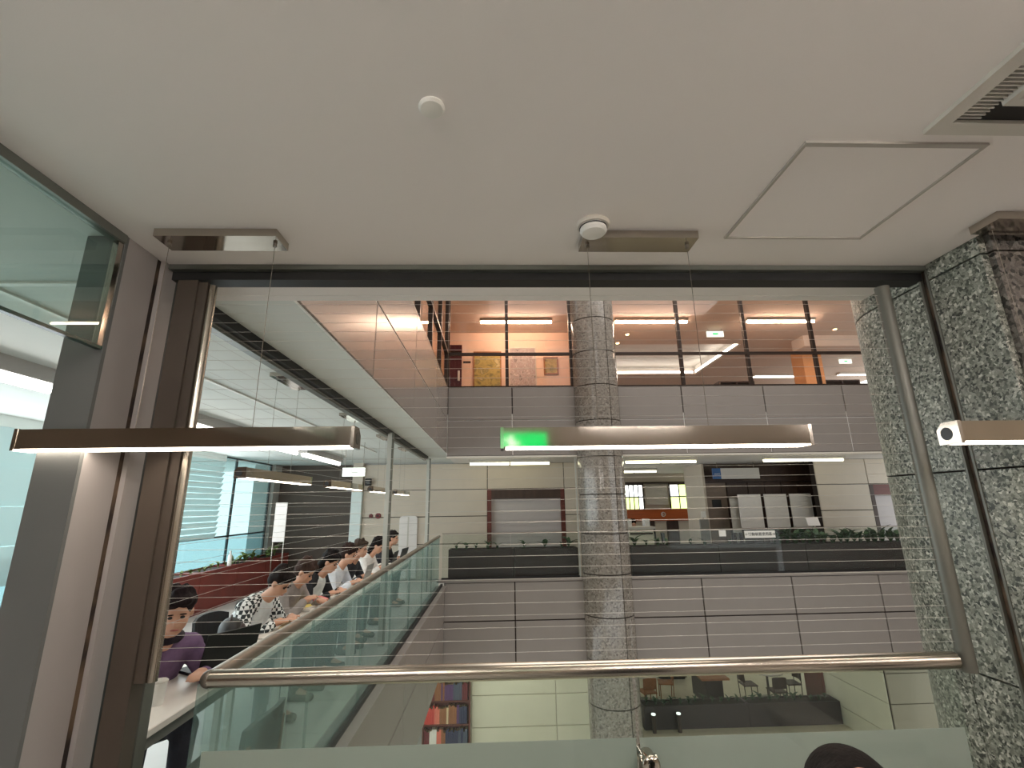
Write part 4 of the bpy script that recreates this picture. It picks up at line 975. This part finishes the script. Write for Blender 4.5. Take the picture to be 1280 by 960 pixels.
# ------------------------------------------------------------------ left wing furnishings
t = thing('banner_stand', (-4.15, 9.5, 0), 'tall narrow white banner board on two thin legs', 'banner')
B(-4.26, -4.04, 9.49, 9.505, 1.08, 1.80).build('board', 'white_board', t)
for x in (-4.25, -4.05): MB().cyl((x, 9.515, 0), (x, 9.515, 1.8), 0.01, n=8).build('leg', 'steel', t)
B(-4.3, -4.0, 9.35, 9.65, 0, 0.015).build('base', 'steel_dark', t)
t = thing('hanging_sign', (-2.37, 8.0, 2.19), 'white lit sign hanging from the ceiling over the study tables', 'sign')
B(-2.555, -2.19, 7.98, 8.01, 2.19, 2.33).build('sign_face', 'sign_lit', t)
B(-2.40, -2.30, 7.974, 7.98, 2.25, 2.262).build('grey_mark', 'sign_gray', t)
for x in (-2.52, -2.22): MB().cyl((x, 7.995, 2.33), (x, 7.995, CE), 0.004, n=6).build('hanger', 'steel_dark', t)
for x, lab in ((-3.075, 'smaller'), (-2.90, 'larger')):
    t = thing('alarm_bell', (x, 11.97, 1.48), lab + ' dark red round alarm fitting on the cream stone wall', 'alarm', 'alarm fittings')
    r = 0.05 if x < -3 else 0.07
    MB().cyl((x, 12.0, 1.48), (x, 11.96, 1.48), r, r * 0.85, n=20).build('dome', 'alarm_red', t); MB().cyl((x, 11.96, 1.48), (x, 11.95, 1.48), r * 0.3, n=12).build('centre', 'black', t)
t = thing('wall_speaker', (-3.16, 11.9, 2.22), 'small black loudspeaker on the cream stone wall above the alarms', 'speaker')
B(-3.23, -3.09, 11.84, 11.96, 2.2, 2.37).build('cabinet', 'black', t, bevel=0.01); MB().cyl((-3.16, 11.84, 2.28), (-3.16, 11.835, 2.28), 0.045, n=16).build('cone', 'metal_dark', t); B(-3.18, -3.14, 11.96, 12.0, 2.25, 2.3).build('bracket', 'metal_dark', t)
poly = []
for cx_, cz_, a in ((-2.02, 1.39, 0), (-2.29, 1.39, 90)):
    for k in range(6):
        b = R(a + 18 * k); poly.append((cx_ + 0.08 * math.cos(b), cz_ + 0.08 * math.sin(b)))
poly += [(-2.37, 0.05), (-1.94, 0.05)]
t = thing('round_cornered_panel', (-2.155, 11.97, 0.05), 'tall white panel with rounded top corners against the cream stone wall', 'panel')
MB().prism_y(poly, 11.955, 12.0).build('panel_face', 'white_board', t); B(-2.17, -2.14, 11.945, 11.955, 0.05, 1.45).build('centre_rib', 'white_plastic', t)

# ------------------------------------------------------------------ gallery across the atrium furnishings
for x0, x1, lab in ((6.36, 6.97, 'white rolling board next to the narrow half hidden board'), (7.06, 7.66, 'white rolling board in the middle of three'), (7.75, 8.33, 'white rolling board beside the cream stone wall')):
    t = thing('rolling_board', ((x0 + x1) / 2, 12.6, 0), lab, 'whiteboard', 'rolling white boards')
    B(x0, x1, 12.585, 12.61, 1.02, 1.87).build('board', 'white_board', t)
    B(x0, x1, 12.58, 12.615, 0.95, 1.02).build('pen_tray', 'frame_dark', t)
    for x in (x0 + 0.04, x1 - 0.04): B(x - 0.015, x + 0.015, 12.612, 12.64, 0.05, 1.8).build('leg', 'steel_dark', t); B(x - 0.02, x + 0.02, 12.4, 12.8, 0.02, 0.05).build('foot', 'steel_dark', t)
t = thing('narrow_board', (6.28, 12.75, 0), 'narrow pale board standing half behind the white rolling boards', 'board')
B(6.2, 6.42, 12.74, 12.76, 0.9, 1.78).build('board', 'white_plastic', t); B(6.28, 6.33, 12.72, 12.78, 0.0, 0.9).build('post', 'steel_dark', t); B(6.2, 6.42, 12.65, 12.85, 0, 0.02).build('foot', 'steel_dark', t)
t = thing('hanging_sign', (6.4, 12.6, 2.28), 'grey hanging direction sign with a blue pictogram square', 'sign')
B(5.98, 7.03, 12.59, 12.62, 2.28, 2.56).build('sign_face', 'sign_gray', t); B(5.76, 5.98, 12.585, 12.62, 2.28, 2.56).build('blue_square', 'blue_sign', t)
B(5.80, 5.95, 12.58, 12.585, 2.405, 2.415).build('white_line', 'white', t)
for x in (5.9, 6.9): MB().cyl((x, 12.605, 2.56), (x, 12.605, 2.72), 0.006, n=6).build('hanger', 'steel_dark', t)
def text_obj(body, size, m, name, parent, loc, rot):
    cu = bpy.data.curves.new('txt', 'FONT'); cu.body = body; cu.size = size; cu.align_x = 'CENTER'; cu.align_y = 'CENTER'; cu.extrude = 0.001
    o = bpy.data.objects.new('txt', cu); col.objects.link(o)
    dg = bpy.context.evaluated_depsgraph_get(); dg.update()
    me = bpy.data.meshes.new_from_object(o.evaluated_get(dg)); me.name = name
    bpy.data.objects.remove(o); me.materials.clear(); me.materials.append(M[m])
    q = bpy.data.objects.new(name, me); col.objects.link(q); q.parent = parent; q.location = Vector(loc) - ORG[parent.name]; q.rotation_euler = rot; return q
t = thing('rail_sign', (5.445, 10.06, 0.96), 'white sign strip with black characters and arrows on the gallery glass balustrade', 'sign')
B(5.125, 5.765, 10.055, 10.072, 0.96, 1.10).build('sign_plate', 'white', t)
text_obj('\u2190\u884c\u52d5\u88dd\u7f6e\u4f7f\u7528\u5340\u2192', 0.072, 'text_black', 'lettering', t, (5.445, 10.052, 1.03), (R(90), 0, 0))
t = thing('notice_card', (4.66, 10.065, 1.0), 'small blank white card clipped to the gallery glass balustrade', 'notice'); B(4.59, 4.73, 10.06, 10.074, 1.0, 1.12).build('card', 'white', t); B(4.64, 4.68, 10.058, 10.08, 1.12, 1.15).build('clip', 'steel_dark', t)
t = thing('notice_stand', (6.95, 10.85, 0), 'white tilted notice board on a thin stand above the bushy plants', 'notice')
MB().add([(6.98, 10.80, 1.14), (7.26, 10.80, 1.14), (7.26, 10.86, 1.32), (6.98, 10.86, 1.32), (6.98, 10.815, 1.135), (7.26, 10.815, 1.135), (7.26, 10.875, 1.315), (6.98, 10.875, 1.315)], [(0, 1, 2, 3), (7, 6, 5, 4), (0, 4, 5, 1), (1, 5, 6, 2), (2, 6, 7, 3), (3, 7, 4, 0)]).build('board', 'white_board', t)
MB().cyl((7.12, 10.85, 0.02), (7.12, 10.85, 1.2), 0.012, n=8).build('pole', 'steel_dark', t); MB().lathe([(0.14, 0), (0.13, 0.02)], (7.12, 10.85, 0), 20).build('base', 'steel_dark', t)
t = thing('service_counter', (3.4, 11.6, 0), 'pale service counter beside the round granite column', 'counter')
B(3.08, 3.66, 11.42, 11.85, 0, 1.10).build('body', 'cream_light', t); B(3.04, 3.70, 11.38, 11.9, 1.10, 1.15).build('counter_top', 'white_plastic', t); B(3.10, 3.64, 11.405, 11.42, 0.98, 1.02).build('dark_strip', 'frame_dark', t)  # plain dark strip on the counter front, below its top
for x, lab in ((3.12, 'white box on the service counter next to the column'), (3.55, 'white box on the free end of the service counter')):
    t = thing('document_box', (x, 11.6, 1.15), lab, 'box'); B(x - 0.06, x + 0.06, 11.5, 11.7, 1.15, 1.32).build('box_body', 'white', t); B(x - 0.062, x + 0.062, 11.498, 11.702, 1.30, 1.325).build('lid', 'white_plastic', t)
person(loc=(3.42, 12.35), rz=R(-90), label='attendant with black hair sitting behind the service counter', lean=0.05, fwd=0.05, shirt=(40, 38, 42), z0=0.0, vox=0.015, nod=R(10), hands=((0.32, 0.12, 0.75), (0.32, -0.12, 0.75)))
chair((3.42, 12.35), R(-90), 'dark chair behind the service counter')
t = thing('sign_stand', (5.3, 12.4, 0), 'grey stand with a white placard on top in the gallery lobby', 'sign')
B(5.24, 5.36, 12.38, 12.4, 1.30, 1.46).build('placard', 'white', t); B(5.19, 5.41, 12.37, 12.43, 0.7, 1.28).build('panel', 'apron_gray', t); MB().cyl((5.3, 12.42, 0), (5.3, 12.42, 1.32), 0.015, n=8).build('pole', 'steel_dark', t); MB().lathe([(0.18, 0), (0.17, 0.02)], (5.3, 12.42, 0), 20).build('base', 'steel_dark', t)
for k, (x, y) in enumerate(((4.2, 14.2), (4.6, 14.6), (5.05, 14.3), (4.4, 15.4), (5.0, 15.5))):
    chair((x, y), R(-90 + 30 * k), 'dark chair standing in the gallery lobby', group='chairs in the gallery lobby')

# ------------------------------------------------------------------ upper storey furnishings
def painting(x0, x1, z0, z1, m, fm, label, fw=0.03):
    t = thing('painting', ((x0 + x1) / 2, 13.28, z0), label, 'painting')
    B(x0 + fw, x1 - fw, 13.275, 13.29, z0 + fw, z1 - fw).build('canvas', m, t)
    ringm = MB().box(x0, x1, 13.26, 13.3, z0, z0 + fw).box(x0, x1, 13.26, 13.3, z1 - fw, z1).box(x0, x0 + fw, 13.26, 13.3, z0 + fw, z1 - fw).box(x1 - fw, x1, 13.26, 13.3, z0 + fw, z1 - fw)
    ringm.build('picture_frame', fm, t)
painting(-0.67, 0.15, 4.8, 6.1, 'art_yellow', 'wood_chair', 'large yellow and olive abstract painting on the warm lit wall')
painting(0.38, 1.18, 4.7, 6.22, 'art_white', 'white_plastic', 'large pale grey abstract painting on the warm lit wall')
painting(1.40, 1.83, 5.39, 5.92, 'art_small', 'wood_chair', 'small framed painting near the round column on the warm lit wall', 0.04)
t = thing('wall_notice', (-0.86, 13.29, 5.74), 'small dark name plate beside the maroon door', 'plaque'); B(-0.97, -0.75, 13.285, 13.3, 5.75, 5.81).build('plate', 'frame_dark', t)
for x0, x1, y, lab in ((7.45, 8.65, 15.0, 'dark bookcase top seen through the upper glazing left of the orange column'), (11.0, 12.2, 14.9, 'dark bookcase top seen through the upper glazing right of the orange column')):
    t = thing('bookcase', ((x0 + x1) / 2, y, 3.95), lab, 'bookcase')
    B(x0, x1, y, y + 0.4, 5.56, 5.6).build('top_board', 'wood_dark', t)
    for x in (x0, (x0 + x1) / 2 - 0.02, x1 - 0.04): B(x, x + 0.04, y, y + 0.4, 3.95, 5.56).build('upright', 'wood_dark', t)
    for z in (4.0, 4.4, 4.8, 5.2): B(x0 + 0.04, x1 - 0.04, y + 0.01, y + 0.39, z, z + 0.03).build('shelf', 'wood_dark', t)
    B(x0 + 0.04, x1 - 0.04, y + 0.38, y + 0.4, 3.95, 5.56).build('back_board', 'wood_dark', t)
for x0, x1, y, z0, z1, lab in ((6.28, 6.78, 13.0, 6.45, 6.62, 'lit exit sign hanging in the upper storey above the cove light'), (12.5, 12.95, 16.0, 6.5, 6.66, 'lit exit sign hanging in the upper storey right of the orange column')):
    t = thing('exit_sign', ((x0 + x1) / 2, y, z0), lab, 'exit sign')
    B(x0, x1, y, y + 0.05, z0, z1).build('sign_box', 'sign_lit', t); B(x0 + 0.17, x1 - 0.17, y - 0.004, y, z0 + 0.06, z1 - 0.06).build('green_mark', 'exit_green', t)
    for x in (x0 + 0.05, x1 - 0.05): MB().cyl((x, y + 0.025, z1), (x, y + 0.025, 6.7), 0.006, n=6).build('hanger', 'steel_dark', t)

# ------------------------------------------------------------------ lower storey furnishings
FL = -3.95
bx0, bx1 = -1.66, -0.62
t = thing('bookcase', ((bx0 + bx1) / 2, 11.97, FL), 'red brown timber bookcase full of books on the lower storey', 'bookcase')
for x in (bx0, bx1 - 0.03): B(x, x + 0.03, 11.82, 12.0, FL, -1.95).build('upright', 'wood_red', t)
boards = [FL + 0.08, -3.38, -2.925, -2.47, -1.98]
for z in boards: B(bx0 + 0.03, bx1 - 0.03, 11.82, 11.99, z - 0.03, z).build('shelf', 'wood_red', t)
B(bx0 + 0.03, bx1 - 0.03, 11.99, 12.0, FL, -1.95).build('back_board', 'wood_red', t)
bcols = {'red': (206, 64, 54), 'coral': (226, 120, 100), 'brown': (150, 96, 60), 'violet': (92, 56, 104), 'navy': (52, 54, 84), 'white': (232, 226, 216), 'slate': (78, 84, 100), 'maroon': (110, 40, 46), 'cream': (214, 190, 150)}
for n_, c_ in bcols.items(): mat('book_' + n_, c_, 0.6, var=0.06)
pal = [['navy', 'slate', 'maroon', 'white', 'brown'], ['maroon', 'white', 'coral', 'brown', 'navy', 'navy', 'slate', 'white'], ['red', 'red', 'coral', 'brown', 'cream', 'brown', 'violet', 'navy', 'violet'], ['maroon', 'brown', 'violet', 'slate', 'maroon']]
shelfname = ['lowest', 'second', 'third', 'top']
for si in range(4):
    x = bx0 + 0.04; z = boards[si]; n = len(pal[si])
    while x < bx1 - 0.09:
        w = random.uniform(0.028, 0.055); h = random.uniform(0.29, 0.37)
        c_ = pal[si][min(n - 1, int((x - bx0) / (bx1 - bx0) * n + random.uniform(-0.5, 0.5)) % n)]
        bk = thing('book', (x + w / 2, 11.9, z), '%s spined book upright on the %s shelf of the timber bookcase' % (c_, shelfname[si]), 'book', 'books on the %s shelf' % shelfname[si])
        B(x, x + 0.003, 11.835, 11.98, z, z + h).box(x + w - 0.003, x + w, 11.835, 11.98, z, z + h).box(x + 0.003, x + w - 0.003, 11.835, 11.84, z, z + h).build('cover', 'book_' + c_, bk)
        B(x + 0.003, x + w - 0.003, 11.84, 11.975, z + 0.004, z + h - 0.006).build('pages', 'book_cream', bk)
        x += w + 0.003
planter(3.75, 6.5, 13.75, 14.2, FL, -3.42, 'planter_brown', 'dark planter box on the lower floor before the wooden table', 'lower storey planters')
planter(6.51, 8.95, 13.75, 14.2, FL, -3.42, 'planter_brown', 'dark planter box on the lower floor before the round table', 'lower storey planters')
x = 3.9
while x < 8.9:
    plant(x, 13.97 + random.uniform(-.08, .08), -3.45, 8, random.uniform(0.6, 0.95), 'low dark green plant in the lower storey planters', 'plants in the lower storey planters'); x += 0.22
for x in (3.95, 4.6):
    t = thing('floor_lamp_post', (x, 13.6, FL), 'short bollard with small lit cap before the lower planter', 'bollard', 'lit bollards before the lower planter')
    MB().cyl((x, 13.6, FL), (x, 13.6, -3.55), 0.05, n=14).build('post', 'wood_dark', t, smooth=True); MB().cyl((x, 13.6, -3.55), (x, 13.6, -3.52), 0.055, n=14).build('lit_cap', 'sign_lit', t)
round_table(4.35, 15.6, FL, 'round white table beside the column on the lower floor', None)
round_table(8.0, 15.5, FL, 'round white table among dark chairs on the lower floor', None)
chair((4.25, 15.05), R(100), 'wooden chair drawn up to the round table beside the column', seat_m='wood_chair', leg_m='wood_chair', z0=FL)
chair((5.0, 15.7), R(170), 'wooden chair turned sideways to the round table beside the column', seat_m='wood_chair', leg_m='wood_chair', z0=FL)
for x, y, a in ((7.35, 15.4, 0), (7.9, 14.85, 90), (8.65, 15.4, 180)):
    chair((x, y), R(a), 'dark wooden chair at the round table on the lower floor', group='dark chairs at the lower round table', seat_m='wood_dark', leg_m='wood_dark', z0=FL)
t = thing('wooden_table', (6.2, 15.3, FL), 'low wooden table with dark solid base on the lower floor', 'table')
B(5.8, 6.6, 14.9, 16.3, -3.25, -3.2).build('table_top', 'wood_chair', t); B(5.95, 6.45, 15.05, 16.1, FL, -3.25).build('base', 'planter_brown', t)
t = thing('cabinet', (5.85, 17.3, FL), 'dark low cabinet behind the wooden table on the lower floor', 'cabinet')
B(5.3, 6.2, 17.2, 17.7, FL + 0.06, -3.2).build('body', 'wood_dark', t); B(5.26, 6.24, 17.16, 17.74, -3.2, -3.16).build('top', 'wood_dark', t)
for x in (5.32, 5.77): B(x, x + 0.41, 17.18, 17.2, FL + 0.1, -3.24).build('door', 'planter_brown', t)
B(5.34, 6.16, 17.24, 17.66, FL, FL + 0.06).build('plinth', 'black', t)
